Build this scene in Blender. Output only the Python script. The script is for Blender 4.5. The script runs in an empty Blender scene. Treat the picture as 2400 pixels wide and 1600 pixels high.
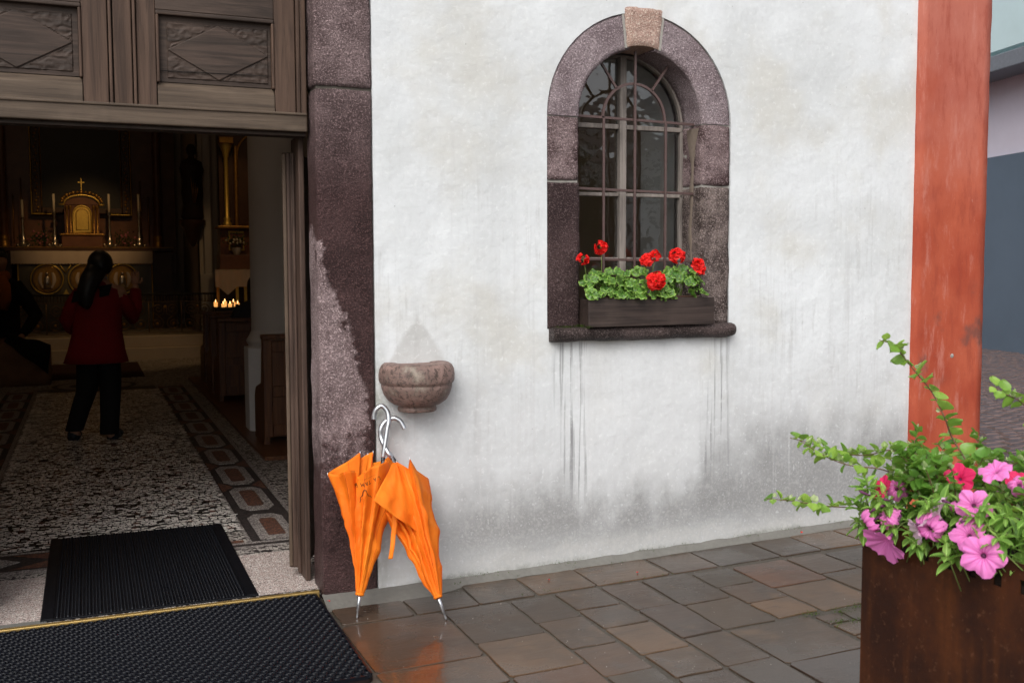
import bpy, bmesh, math, random
from math import sin, cos, pi, radians, sqrt, atan2
from mathutils import Vector, Matrix, noise
from mathutils.bvhtree import BVHTree

SC = bpy.context.scene
COL = SC.collection

# ------------------------------------------------------------------ camera, light, exposure
cam_d = bpy.data.cameras.new('camera'); cam = bpy.data.objects.new('camera', cam_d); COL.objects.link(cam)
cam_d.sensor_width = 36; cam_d.lens = 36; cam_d.clip_start = .05; cam_d.clip_end = 500
_rt = Vector((.92373924, -.38300535, -.00356588)); _up = Vector((.03058579, .06448084, .99745011)); _fw = Vector((.38179879, .92149288, -.07127801))
_m = Matrix((_rt, _up, -_fw)).transposed().to_4x4(); _m.translation = (-1.2014, -4.5178, 1.5)
cam.matrix_world = _m
cam_d.dof.use_dof = True; cam_d.dof.focus_distance = 5.0; cam_d.dof.aperture_fstop = 7.1
SC.camera = cam

world = bpy.data.worlds.new('World'); SC.world = world; world.use_nodes = True
wn = world.node_tree; wn.nodes.clear()
sky = wn.nodes.new('ShaderNodeTexSky'); sky.sky_type = 'NISHITA'; sky.sun_disc = False
sky.sun_elevation = radians(42); sky.sun_rotation = radians(215); sky.air_density = 1.0; sky.dust_density = 4.0
hs = wn.nodes.new('ShaderNodeHueSaturation'); hs.inputs['Saturation'].default_value = .28
bg = wn.nodes.new('ShaderNodeBackground'); bg.inputs['Strength'].default_value = .15
wo = wn.nodes.new('ShaderNodeOutputWorld')
wn.links.new(sky.outputs[0], hs.inputs['Color']); wn.links.new(hs.outputs[0], bg.inputs[0]); wn.links.new(bg.outputs[0], wo.inputs[0])
sun_d = bpy.data.lights.new('sun', 'SUN'); sun_d.energy = 1.0; sun_d.angle = radians(40); sun_d.color = (1, .98, .95)
sun = bpy.data.objects.new('sun', sun_d); COL.objects.link(sun)
# sun behind the photographer, a little to the left, veiled by cloud
sd = Vector((sin(radians(215)) * cos(radians(42)), cos(radians(215)) * cos(radians(42)), sin(radians(42))))
sun.rotation_euler = sd.to_track_quat('Z', 'Y').to_euler(); sun.location = sd * 30
SC.view_settings.view_transform = 'Standard'; SC.view_settings.look = 'None'
SC.view_settings.exposure = .36; SC.view_settings.gamma = 1; SC.view_settings.use_curve_mapping = False

RND = random.Random(7)

# ------------------------------------------------------------------ helpers
WL = {}
class MB:
    def __init__(s): s.v = []; s.f = []; s.mi = []; s.cur = 0; s.sm = []; s.smooth = False
    def add(s, vs, fs):
        b = len(s.v); s.v += [tuple(v) for v in vs]
        for f in fs: s.f.append(tuple(b + i for i in f)); s.mi.append(s.cur); s.sm.append(s.smooth)
        return s
    def box(s, x0, x1, y0, y1, z0, z1):
        vs = [(x, y, z) for z in (z0, z1) for y in (y0, y1) for x in (x0, x1)]
        return s.add(vs, [(0, 2, 3, 1), (4, 5, 7, 6), (0, 1, 5, 4), (2, 6, 7, 3), (0, 4, 6, 2), (1, 3, 7, 5)])
    def prism(s, poly, axis, a, b):
        n = len(poly)
        def P(p, t): return (t, p[0], p[1]) if axis == 'x' else ((p[0], t, p[1]) if axis == 'y' else (p[0], p[1], t))
        vs = [P(p, a) for p in poly] + [P(p, b) for p in poly]
        return s.add(vs, [tuple(range(n)), tuple(range(2 * n - 1, n - 1, -1))] + [(i, n + i, n + (i + 1) % n, (i + 1) % n) for i in range(n)])
    def tube(s, pts, r, seg=8, cap=True, sm=True):
        pts = [Vector(p) for p in pts]; n = len(pts); rr = r if isinstance(r, (list, tuple)) else [r] * n
        old = s.smooth; s.smooth = sm; vs = []; up = None
        for i, p in enumerate(pts):
            d = (pts[min(i + 1, n - 1)] - pts[max(i - 1, 0)]).normalized()
            if up is None: up = Vector((0, 0, 1)) if abs(d.z) < .9 else Vector((1, 0, 0))
            a = d.cross(up)
            if a.length < 1e-5: a = d.orthogonal()
            a.normalize(); bb = a.cross(d).normalized(); up = bb
            for k in range(seg):
                t = 2 * pi * k / seg; vs.append(p + (a * cos(t) + bb * sin(t)) * rr[i])
        fs = [(i * seg + k, i * seg + (k + 1) % seg, (i + 1) * seg + (k + 1) % seg, (i + 1) * seg + k) for i in range(n - 1) for k in range(seg)]
        if cap: fs += [tuple(range(seg - 1, -1, -1)), tuple((n - 1) * seg + k for k in range(seg))]
        s.add(vs, fs); s.smooth = old; return s
    def lathe(s, prof, cx, cy, cz, seg=24, sx=1, sy=1, a0=0, a1=2 * pi, sm=True):
        full = abs(a1 - a0 - 2 * pi) < 1e-6; m = seg if full else seg + 1; old = s.smooth; s.smooth = sm
        vs = [(cx + r * sx * cos(a0 + (a1 - a0) * k / seg), cy + r * sy * sin(a0 + (a1 - a0) * k / seg), cz + z) for r, z in prof for k in range(m)]
        fs = [(i * m + k, i * m + (k + 1) % m, (i + 1) * m + (k + 1) % m, (i + 1) * m + k) for i in range(len(prof) - 1) for k in range(seg)]
        s.add(vs, fs); s.smooth = old; return s
    def ball(s, c, r, seg=10, sc=(1, 1, 1)):
        pr = [(max(1e-4, sin(pi * i / seg)) * r, -cos(pi * i / seg) * r * sc[2]) for i in range(seg + 1)]
        return s.lathe(pr, c[0], c[1], c[2], seg=seg + 2, sx=sc[0], sy=sc[1])
    def grid(s, fn, nu, nv, closed=False, sm=True):
        old = s.smooth; s.smooth = sm; m = nu if closed else nu + 1
        vs = [fn(i / nu, j / nv) for j in range(nv + 1) for i in range(m)]
        fs = [(j * m + i, j * m + (i + 1) % m, (j + 1) * m + (i + 1) % m, (j + 1) * m + i) for j in range(nv) for i in range(nu)]
        s.add(vs, fs); s.smooth = old; return s
    def mesh(s, name, mats):
        me = bpy.data.meshes.new(name); me.from_pydata(s.v, [], s.f)
        for m in (mats if isinstance(mats, (list, tuple)) else [mats]): me.materials.append(m)
        me.polygons.foreach_set('material_index', s.mi); me.polygons.foreach_set('use_smooth', s.sm); me.update(); return me
    def build(s, name, mats, parent=None, bevel=0, kind=None, **tags):
        return link(name, s.mesh(name, mats), parent, bevel, kind, **tags)

def link(name, me, parent=None, bevel=0, kind=None, loc=None, rot=None, scale=None, **tags):
    o = bpy.data.objects.new(name, me); COL.objects.link(o)
    if parent is not None:
        o.parent = parent; o.matrix_parent_inverse = Matrix.Translation(-WL[parent.name])
    if loc is not None: o.location = loc
    if rot is not None: o.rotation_euler = rot
    if scale is not None: o.scale = (scale,) * 3 if isinstance(scale, (int, float)) else scale
    WL[o.name] = Vector(o.location)
    if bevel:
        b = o.modifiers.new('bevel', 'BEVEL'); b.width = bevel; b.segments = 2; b.limit_method = 'ANGLE'; b.angle_limit = radians(40)
    if kind: o['kind'] = kind
    for k, v in tags.items(): o[k] = v
    return o
def thing(name, label, cat, loc=(0, 0, 0), group=None):
    o = bpy.data.objects.new(name, None); COL.objects.link(o); o.location = loc; WL[o.name] = Vector(loc); o.empty_display_size = .1
    o['label'] = label; o['category'] = cat
    if group: o['group'] = group
    return o
def tag(o, label, cat, group=None):
    o['label'] = label; o['category'] = cat
    if group: o['group'] = group
    return o
def copy_tree(o, dloc, label=None):
    c = o.copy(); COL.objects.link(c); c.location = Vector(o.location) + Vector(dloc)
    if label: c['label'] = label
    def rec(src, dst):
        for ch in src.children:
            k = ch.copy(); COL.objects.link(k); k.parent = dst
            rec(ch, k)
    rec(o, c); return c

class NT:
    """small node-graph helper"""
    def __init__(s, name):
        s.m = bpy.data.materials.new(name); s.m.use_nodes = True; s.t = s.m.node_tree; s.t.nodes.clear()
        s.out = s.t.nodes.new('ShaderNodeOutputMaterial'); s.b = s.t.nodes.new('ShaderNodeBsdfPrincipled')
        s.t.links.new(s.b.outputs[0], s.out.inputs[0]); s._tc = None; s.bump_in = None
    def set(s, sock, val):
        if hasattr(val, 'is_linked') or hasattr(val, 'links'): s.t.links.new(val, sock)
        elif isinstance(val, (tuple, list)): sock.default_value = tuple(val) + ((1,) if len(val) == 3 and sock.type == 'RGBA' else ())
        else: sock.default_value = val
    def co(s):
        if not s._tc: s._tc = s.t.nodes.new('ShaderNodeTexCoord')
        return s._tc.outputs['Object']
    def map(s, scale=(1, 1, 1), rot=(0, 0, 0), loc=(0, 0, 0), vec=None):
        n = s.t.nodes.new('ShaderNodeMapping'); s.t.links.new(vec or s.co(), n.inputs[0])
        n.inputs['Scale'].default_value = scale if isinstance(scale, tuple) else (scale,) * 3
        n.inputs['Rotation'].default_value = rot; n.inputs['Location'].default_value = loc; return n.outputs[0]
    def xyz(s, vec=None):
        n = s.t.nodes.new('ShaderNodeSeparateXYZ'); s.t.links.new(vec or s.co(), n.inputs[0]); return n.outputs
    def noise(s, scale=5, detail=4, rough=.55, vec=None, dist=0):
        n = s.t.nodes.new('ShaderNodeTexNoise'); s.t.links.new(vec or s.co(), n.inputs['Vector'])
        n.inputs['Scale'].default_value = scale; n.inputs['Detail'].default_value = detail; n.inputs['Roughness'].default_value = rough
        n.inputs['Distortion'].default_value = dist; return n.outputs[0]
    def vor(s, scale=5, vec=None, feature='F1', out=0, rand=1):
        n = s.t.nodes.new('ShaderNodeTexVoronoi'); n.feature = feature; s.t.links.new(vec or s.co(), n.inputs['Vector'])
        n.inputs['Scale'].default_value = scale; n.inputs['Randomness'].default_value = rand; return n.outputs[out]
    def M(s, op, a, b=0, c=0, clamp=False):
        n = s.t.nodes.new('ShaderNodeMath'); n.operation = op; n.use_clamp = clamp
        s.set(n.inputs[0], a); s.set(n.inputs[1], b); s.set(n.inputs[2], c); return n.outputs[0]
    def ss(s, v, a, b):       # smoothstep from a to b (a may exceed b)
        n = s.t.nodes.new('ShaderNodeMapRange'); n.interpolation_type = 'SMOOTHSTEP'; s.set(n.inputs[0], v)
        inv = a > b
        s.set(n.inputs[1], min(a, b)); s.set(n.inputs[2], max(a, b)); n.inputs[3].default_value = 1. if inv else 0.; n.inputs[4].default_value = 0. if inv else 1.
        return n.outputs[0]
    def mix(s, f, a, b, bt='MIX'):
        n = s.t.nodes.new('ShaderNodeMix'); n.data_type = 'RGBA'; n.blend_type = bt
        s.set(n.inputs[0], f); s.set(n.inputs[6], a); s.set(n.inputs[7], b); return n.outputs[2]
    def rnd(s):
        n = s.t.nodes.new('ShaderNodeObjectInfo'); return n.outputs['Random']
    def ramp(s, f, stops):
        n = s.t.nodes.new('ShaderNodeValToRGB'); s.set(n.inputs[0], f); e = n.color_ramp.elements
        while len(e) < len(stops): e.new(.5)
        for i, (p, c) in enumerate(stops): e[i].position = p; e[i].color = tuple(c) + (1,)
        return n.outputs[0]
    def bump(s, h, strength=.5, dist=.01):
        n = s.t.nodes.new('ShaderNodeBump'); s.set(n.inputs['Height'], h); n.inputs['Strength'].default_value = strength; n.inputs['Distance'].default_value = dist
        if s.bump_in: s.t.links.new(s.bump_in, n.inputs['Normal'])
        s.bump_in = n.outputs[0]; s.t.links.new(n.outputs[0], s.b.inputs['Normal'])
    def fin(s, col, rough=.6, metal=0, **kw):
        if isinstance(rough, float) and rough >= .5 or not isinstance(rough, (int, float)): s.b.inputs['Specular IOR Level'].default_value = .22
        s.set(s.b.inputs['Base Color'], col); s.set(s.b.inputs['Roughness'], rough); s.set(s.b.inputs['Metallic'], metal)
        for k, v in kw.items(): s.set(s.b.inputs[k], v)
        return s.m

def simple(name, col, rough=.6, metal=0, var=.25, scale=20, bump=0, **kw):
    t = NT(name); n = t.noise(scale, 5, .6)
    c2 = tuple(c * (1 - var) for c in col)
    m = t.fin(t.mix(n, tuple(min(1, c * (1 + var)) for c in col), c2), rough, metal, **kw)
    if bump: t.bump(n, .5, bump)
    return m

# ------------------------------------------------------------------ materials
def mat_plaster():
    t = NT('lime_plaster'); x, y, z = t.xyz()
    big = t.noise(1.1, 5, .6); mid = t.noise(4, 6, .6); fine = t.noise(38, 6, .7); grit = t.noise(190, 3, .7)
    st = t.noise(1, 5, .65, vec=t.map((17, 1, .55)))          # long vertical run marks
    st2 = t.noise(1, 4, .6, vec=t.map((46, 1, 1.3)))
    col = t.mix(t.ss(big, .35, .7), (.67, .695, .71), (.56, .58, .585))
    # yellowish damp clouds, upper left
    cl = t.M('MULTIPLY', t.ss(t.noise(1.6, 4, .6, vec=t.map((1, 1, 1), loc=(3, 0, 1))), .48, .7), .65)
    col = t.mix(cl, col, (.53, .52, .475))
    col = t.mix(t.M('MULTIPLY', t.ss(st, .52, .78), t.M('MULTIPLY', t.ss(z, 2.6, 1.1), .6)), col, (.46, .465, .465))
    st3 = t.noise(1, 5, .7, vec=t.map((30, 1, 1.5), loc=(3, 0, 5)), dist=.4); zone = t.M('MULTIPLY', t.ss(t.noise(1.4, 4, .6, vec=t.map((1, 1, 1.3), loc=(9, 0, 4))), .42, .62), t.M('MULTIPLY', t.ss(z, .45, .8), t.ss(z, 2.3, 1.5)))
    col = t.mix(t.M('MULTIPLY', t.M('MULTIPLY', zone, t.ss(t.M('ADD', st3, t.M('MULTIPLY', t.M('SUBTRACT', fine, .5), .25)), .5, .66)), .42), col, (.40, .40, .39))
    # grey rising-damp zone at the foot of the wall
    cl2 = t.noise(2.2, 6, .6, vec=t.map((1, 1, .8), loc=(7, 0, 2))); lw = t.noise(7, 6, .65, vec=t.map((1, 1, .45), loc=(1, 0, 4)))
    edge = t.M('ADD', z, t.M('MULTIPLY', t.M('SUBTRACT', cl2, .5), .75))
    edge = t.M('ADD', edge, t.M('MULTIPLY', t.M('SUBTRACT', lw, .5), .38))
    edge = t.M('SUBTRACT', edge, t.M('MULTIPLY', t.ss(x, 1.5, 2.5), .16))
    hi = t.M('MULTIPLY', t.ss(edge, 1.25, .35), .5)
    col = t.mix(hi, col, (.46, .46, .465))
    lo = t.M('MULTIPLY', t.M('MULTIPLY', t.ss(edge, .66, .22), t.M('ADD', .45, t.M('MULTIPLY', t.ss(z, .06, .26), .55))), .9)
    patch = t.M('MULTIPLY', t.ss(x, .1, .5), lo)
    dk = t.mix(t.ss(fine, .36, .66), (.205, .205, .205), (.32, .32, .315))
    col = t.mix(patch, col, dk)
    wsh = t.M('MULTIPLY', t.ss(st, .55, .7), t.M('MULTIPLY', t.ss(z, .15, .5), t.ss(z, 1.2, .7))); col = t.mix(t.M('MULTIPLY', wsh, .45), col, (.58, .585, .59))
    # cleaner field below the window with soft edges
    wx = t.M('ADD', x, t.M('MULTIPLY', t.M('SUBTRACT', mid, .5), .10))
    cf = t.M('MULTIPLY', t.M('MULTIPLY', t.ss(wx, .98, 1.04), t.ss(wx, 1.78, 1.7)), t.M('MULTIPLY', t.ss(edge, .16, .52), t.ss(z, 1.15, 1.1)))
    col = t.mix(t.M('MULTIPLY', cf, .6), col, (.62, .635, .645))
    # run-off streaks below both ends of the sill
    def band(c, w): return t.M('MULTIPLY', t.ss(x, c - w, c - w * .2), t.ss(x, c + w, c + w * .2))
    run = t.M('MULTIPLY', t.M('MAXIMUM', band(.99, .15), band(1.83, .12)), t.M('MULTIPLY', t.ss(z, 1.16, 1.12), t.ss(z, .25, .5)))
    col = t.mix(t.M('MULTIPLY', t.M('MULTIPLY', run, t.M('MULTIPLY', t.ss(st2, .5, .66), t.ss(lw, .25, .5))), .85), col, (.20, .20, .205))
    # pale efflorescence right at the foot, green algae in the corner
    ft = t.M('MULTIPLY', t.ss(t.M('ADD', z, t.M('MULTIPLY', t.M('SUBTRACT', mid, .5), .2)), .17, .10), .8)
    col = t.mix(t.M('MULTIPLY', t.M('MULTIPLY', ft, .8), t.ss(fine, .2, .8)), col, (.52, .515, .49))
    zz = t.M('SUBTRACT', z, t.M('MULTIPLY', x, .021))
    al = t.M('MULTIPLY', t.ss(t.M('ADD', zz, t.M('MULTIPLY', t.M('SUBTRACT', fine, .5), .10)), .06, .0), t.ss(mid, .4, .62))
    col = t.mix(t.M('MULTIPLY', al, .85), col, (.11, .12, .08))
    # paler dry triangle above the stone bowl, dark damp below it
    tri = t.M('MULTIPLY', t.ss(t.M('ADD', t.M('ABSOLUTE', t.M('SUBTRACT', x, .2)), t.M('ADD', t.M('MULTIPLY', t.M('SUBTRACT', z, 1.06), .75), t.M('MULTIPLY', mid, .14))), .245, .205), t.ss(z, 1.05, 1.07))
    col = t.mix(t.M('MULTIPLY', tri, .6), col, (.42, .42, .405))
    hug = t.M('MULTIPLY', t.ss(x, .08, .0), t.M('MULTIPLY', t.ss(mid, .4, .6), t.ss(z, 1.35, .9)))
    col = t.mix(t.M('MULTIPLY', hug, .7), col, (.22, .23, .19))
    sp = t.ss(t.vor(9, feature='F1'), .035, .02); col = t.mix(t.M('MULTIPLY', sp, .5), col, (.2, .2, .19))
    col = t.mix(t.M('MULTIPLY', t.ss(grit, .62, .75), t.M('ADD', .12, t.M('MULTIPLY', lo, .55))), col, (.13, .13, .14))
    ck = t.vor(2.3, feature='DISTANCE_TO_EDGE', vec=t.map((1, 1, 1.2), loc=(0, 0, 2)), out=0); cm = t.ss(t.M('ADD', ck, t.M('MULTIPLY', t.M('SUBTRACT', mid, .5), .10)), .006, .0); col = t.mix(t.M('MULTIPLY', t.M('MULTIPLY', cm, t.ss(big, .62, .7)), .12), col, (.25, .25, .24))
    col = t.mix(t.M('MULTIPLY', t.ss(fine, .5, .68), .16), col, (.42, .42, .42)); col = t.mix(t.M('MULTIPLY', t.ss(fine, .46, .34), .35), col, (.76, .775, .78))
    t.bump(t.noise(2.6, 4, .5), .6, .042); t.bump(t.noise(12, 4, .55), .22, .011); t.bump(fine, .5, .004); t.bump(grit, .3, .0015)
    return t.fin(col, t.M('SUBTRACT', .86, t.M('MULTIPLY', lo, .2)))

def mat_stone(name, light, dark, wet=None, gran=1., blotch=.5, bs=6, shift=(0, 0, 0), rough=.7, wetfn=None, spec=None):
    t = NT(name); mp = t.map((1, 1, 1), loc=shift)
    n = t.noise(bs, 5, .6, vec=mp); f = t.noise(150, 3, .7, vec=mp); g = t.vor(160, vec=mp); m2 = t.noise(45, 4, .65, vec=mp)
    col = t.mix(t.ss(n, blotch - .12, blotch + .12), light, dark)
    col = t.mix(t.M('MULTIPLY', t.ss(f, .53, .63), .6), col, tuple(min(1, c * 2.3 + .08) for c in light))
    col = t.mix(t.M('MULTIPLY', t.ss(f, .45, .33), .7), col, tuple(c * .4 for c in dark))
    r = rough
    if wetfn:
        w = wetfn(t); r = t.M('ADD', t.M('MULTIPLY', w, -.38), rough)
        col = t.mix(t.M('MULTIPLY', w, .95), col, t.mix(1, col, wet, 'MULTIPLY'))
    t.bump(t.M('ADD', t.M('MULTIPLY', f, 1.2), m2), 1.0 * gran, .012); t.bump(n, .4, .02)
    return t.fin(col, r)

def jamb_wet(t):
    x, y, z = t.xyz(); n = t.noise(9, 5, .6); n2 = t.noise(22, 4, .6)
    lim = t.M('MINIMUM', t.M('MULTIPLY', t.M('SUBTRACT', 1.6, z), .32), .205)
    d = t.M('SUBTRACT', lim, t.M('SUBTRACT', t.M('ADD', x, .25), t.M('MULTIPLY', t.M('ADD', t.M('SUBTRACT', n, .5), t.M('MULTIPLY', t.M('SUBTRACT', n2, .5), .7)), .17)))
    dry = t.M('MULTIPLY', t.ss(d, -.012, .014), t.ss(t.M('ADD', z, t.M('MULTIPLY', t.M('SUBTRACT', n2, .5), .9)), .5, .85))
    up = t.M('MULTIPLY', t.ss(z, 1.75, 2.55), .62)
    return t.M('SUBTRACT', 1, t.M('MAXIMUM', dry, up))

def mat_wood(name, c1, c2, axis='x', scale=1., rough=.6, weather=.5, low=None):
    t = NT(name); sc = {'x': (1.2, 22, 26), 'z': (22, 22, 1.2), 'y': (22, 1.2, 22)}[axis]
    v = t.map(tuple(q * scale for q in sc)); g = t.noise(1, 6, .65, vec=v, dist=1.4); g2 = t.noise(4, 5, .7, vec=v); b = t.noise(2.5, 4, .6)
    col = t.mix(t.ss(g, .3, .7), c1, c2)
    col = t.mix(t.M('MULTIPLY', t.ss(b, .45, .7), weather), col, tuple(a * 1.35 + b_ for a, b_ in zip(c1, (.05, .04, .03))))
    col = t.mix(t.M('MULTIPLY', t.ss(g2, .56, .72), .5), col, tuple(c * .35 for c in c2))
    t.bump(g2, .4, .003); t.bump(g, .3, .004)
    return t.fin(col, rough)

PL = mat_plaster()
JAMB = mat_stone('jamb_porphyry', (.30, .225, .225), (.17, .12, .12), wet=(.20, .13, .125), blotch=.5, bs=5, wetfn=jamb_wet, rough=.72)
STONE_ARCH = mat_stone('arch_stone', (.31, .25, .262), (.215, .165, .175), bs=7)
STONE_KEY = mat_stone('keystone', (.58, .385, .32), (.52, .34, .275), bs=8, gran=1.1)
STONE_UP = mat_stone('weathered_block', (.24, .175, .175), (.065, .035, .035), bs=7, blotch=.52)
STONE_LOW = mat_stone('damp_block', (.075, .046, .045), (.038, .021, .021), bs=4, blotch=.45, rough=.5)
STONE_BLOT = mat_stone('blotched_block', (.21, .165, .15), (.05, .034, .03), bs=8, blotch=.5, shift=(4, 0, 2))
STONE_SILL = mat_stone('sill_stone', (.085, .06, .056), (.03, .021, .019), bs=5, blotch=.5, rough=.5)
STONE_REV = mat_stone('reveal_stone', (.20, .16, .15), (.10, .07, .065), bs=6, blotch=.5, shift=(1, 3, 0))
MORTAR = simple('mortar', (.30, .285, .26), .9, var=.35, scale=60, bump=.004)
MORTARD = simple('joint_mortar', (.075, .066, .054), .55, var=.5, scale=90, bump=.004)
CEMENT = simple('wet_cement', (.155, .15, .135), .6, var=.25, scale=40, bump=.003)

def mat_bowl():
    t = NT('bowl_marble'); n = t.noise(7, 6, .65); f = t.noise(60, 5, .7); w = t.vor(14, feature='DISTANCE_TO_EDGE', vec=t.map((1, 1, 1.6)))
    x, y, z = t.xyz()
    col = t.mix(t.ss(n, .35, .65), (.27, .18, .155), (.14, .095, .082))
    col = t.mix(t.M('MULTIPLY', t.ss(f, .5, .62), .75), col, (.055, .042, .038))
    col = t.mix(t.M('MULTIPLY', t.ss(t.noise(16, 6, .7, dist=1.5), .56, .66), .8), col, (.05, .038, .032))
    col = t.mix(t.M('MULTIPLY', t.ss(n, .55, .7), .5), col, (.42, .37, .30))
    t.bump(f, .5, .004)
    return t.fin(col, .55)
BOWL = mat_bowl()

def mat_red():
    t = NT('red_limewash'); x, y, z = t.xyz()
    n = t.noise(2.2, 5, .6); br = t.noise(1, 6, .75, vec=t.map((11, 11, 2.4))); f = t.noise(70, 5, .7); big = t.noise(1.6, 4, .6, vec=t.map((1, 1, 1), loc=(0, 0, 7)))
    col = t.mix(t.ss(n, .3, .7), (.42, .095, .048), (.31, .050, .024))
    pale = t.M('MULTIPLY', t.ss(t.M('ADD', t.M('MULTIPLY', z, .28), big), .95, 1.45), .55)
    col = t.mix(pale, col, (.46, .18, .14))
    col = t.mix(t.M('MULTIPLY', t.ss(br, .5, .66), .5), col, (.25, .045, .026))
    col = t.mix(t.M('MULTIPLY', t.ss(br, .47, .3), .55), col, (.50, .21, .165))
    # scraped dirty patches near the middle
    pt = t.M('MULTIPLY', t.ss(t.noise(5, 5, .6, vec=t.map((1, 1, .8), loc=(2, 0, 3))), .55, .7), t.M('MULTIPLY', t.ss(z, .75, .95), t.ss(z, 1.5, 1.25)))
    col = t.mix(t.M('MULTIPLY', pt, .75), col, (.13, .06, .05))
    sc = t.ss(t.noise(1, 3, .7, vec=t.map((30, 30, 7), rot=(0, .7, 0))), .73, .78); col = t.mix(t.M('MULTIPLY', sc, .5), col, (.65, .45, .4))
    col = t.mix(t.M('MULTIPLY', t.ss(f, .62, .72), .3), col, (.6, .33, .27))
    sc2 = t.ss(t.noise(1, 4, .7, vec=t.map((60, 60, 5))), .64, .70); col = t.mix(t.M('MULTIPLY', sc2, .45), col, (.22, .04, .025)); t.bump(f, .3, .003); t.bump(n, .35, .02)
    return t.fin(col, .72)
RED = mat_red()
TRANS = mat_wood('weathered_oak_rail', (.115, .084, .060), (.056, .040, .029), 'x', weather=.35)
TRANSV = mat_wood('brown_oak_stile', (.098, .060, .042), (.040, .024, .017), 'z', weather=.1)
TRANSH = mat_wood('brown_oak_panel', (.068, .046, .036), (.028, .020, .016), 'x', weather=.15)
LEAFW = mat_wood('grey_door_oak', (.088, .055, .042), (.034, .021, .016), 'z', weather=.15)
LEAFE = mat_wood('bleached_door_edge', (.13, .092, .066), (.06, .042, .030), 'z', weather=.35)
DARKW = mat_wood('dark_pew_oak', (.17, .066, .022), (.07, .024, .009), 'z', weather=0, rough=.4)
BOXW = mat_wood('wet_box_plank', (.055, .038, .032), (.018, .012, .010), 'x', weather=.25, rough=.4)
FRAMEW = mat_wood('grey_window_frame', (.25, .22, .20), (.11, .095, .085), 'z', weather=.3)
IRONP = simple('brown_painted_iron', (.085, .052, .048), .45, var=.35, scale=50, bump=.001)

def mat_flag():
    t = NT('wet_porphyry_flag'); r = t.rnd(); n = t.noise(3, 5, .6); f = t.noise(120, 4, .7); ly = t.noise(1, 6, .6, vec=t.map((5, 16, 1), rot=(0, 0, .35)), dist=.8)
    wet = t.noise(1.5, 4, .6, vec=t.map((1, 1, 1), loc=(5, 2, 0)))
    base = t.ramp(r, [(0, (.058, .044, .030)), (.2, (.078, .049, .031)), (.4, (.042, .033, .025)), (.62, (.125, .073, .040)), (.8, (.058, .038, .028)), (.92, (.084, .054, .034)), (1, (.110, .050, .028))])
    col = t.mix(t.M('MULTIPLY', t.ss(n, .4, .65), .5), base, (.036, .032, .028))
    col = t.mix(t.M('MULTIPLY', t.ss(n, .55, .7), .4), col, (.17, .10, .052))
    col = t.mix(t.M('MULTIPLY', t.ss(f, .6, .72), .5), col, (.24, .22, .20))
    col = t.mix(t.M('MULTIPLY', t.ss(ly, .55, .7), .45), col, (.03, .024, .02)); col = t.mix(t.M('MULTIPLY', t.ss(wet, .62, .4), .35), col, t.mix(1, col, (.45, .42, .40), 'MULTIPLY'))
    rough = t.M('ADD', t.M('MULTIPLY', t.ss(wet, .4, .56), .30), t.M('ADD', .07, t.M('MULTIPLY', f, .12)))
    t.bump(ly, .35, .006); t.bump(f, .25, .0012); t.bump(n, .3, .01)
    m = t.fin(col, rough); t.b.inputs['Specular IOR Level'].default_value = .3; t.b.inputs['Coat Weight'].default_value = .34; t.b.inputs['Coat Roughness'].default_value = .06; t.b.inputs['Coat IOR'].default_value = 1.33
    return m
FLAG = mat_flag()
def mat_rubber(name, col, rough, spec=.5):
    t = NT(name); n = t.noise(60, 4, .6); m = t.fin(t.mix(n, col, tuple(c * .5 for c in col)), t.M('ADD', rough, t.M('MULTIPLY', n, .15))); return m
RUB = mat_rubber('black_rubber', (.006, .007, .011), .24); RUB2 = mat_rubber('black_ribbed_rubber', (.006, .007, .010), .3)
RUBBASE = mat_rubber('wet_ground_in_holes', (.022, .014, .013), .25)
BRASS = simple('worn_brass', (.50, .34, .12), .42, .75, var=.3, scale=30)
TESL = simple('white_tessera', (.82, .77, .72), .38, var=.22, scale=30); TESD = simple('black_tessera', (.014, .012, .012), .3)
TESR = simple('red_tessera', (.20, .075, .045), .35); GROUT = simple('mosaic_grout', (.018, .014, .013), .5, var=.4, scale=60)
TERR = None
def mat_terr(name, a, b, sc, mixv=.5):
    t = NT(name); v = t.vor(sc, out=1, vec=t.map((1, 1.5, 1))); e = t.vor(sc, feature='DISTANCE_TO_EDGE', vec=t.map((1, 1.5, 1)))
    x = t.t.nodes.new('ShaderNodeSeparateColor'); t.t.links.new(v, x.inputs[0])
    col = t.mix(t.ss(x.outputs[0], mixv - .02, mixv + .02), a, b)
    col = t.mix(t.ss(e, .10, .03), col, (.05, .04, .038)); t.bump(t.ss(e, .0, .12), .3, .002)
    return t.fin(col, .6)
TERRW = mat_terr('pale_chip_mosaic', (.74, .67, .62), (.55, .44, .40), 95, .35)
TERRM = mat_terr('mixed_chip_mosaic', (.45, .41, .37), (.05, .04, .04), 48, .62)
TERRR = mat_terr('rust_chip_mosaic', (.20, .085, .05), (.11, .05, .035), 70)
TERRB = mat_terr('black_chip_mosaic', (.022, .02, .02), (.045, .035, .032), 60)
TERRO = mat_terr('grey_chip_mosaic', (.42, .38, .35), (.22, .19, .18), 80, .6)
REVW = simple('white_window_reveal', (.80, .80, .80), .8, var=.05, scale=3)
WHITEW = simple('interior_whitewash', (.55, .50, .44), .85, var=.12, scale=3); COLW = simple('pale_column_paint', (.50, .47, .44), .7, var=.08, scale=3)
GOLD = simple('gilding', (.92, .58, .14), .42, .85, var=.3, scale=35, bump=.004); DGOLD = simple('old_gilding', (.42, .23, .06), .4, .8, var=.5, scale=25, bump=.004)
MARB = simple('brown_marble', (.16, .07, .035), .3, var=.5, scale=6); GMARB = simple('green_grey_marble', (.10, .09, .06), .35, var=.5, scale=7)
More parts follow.
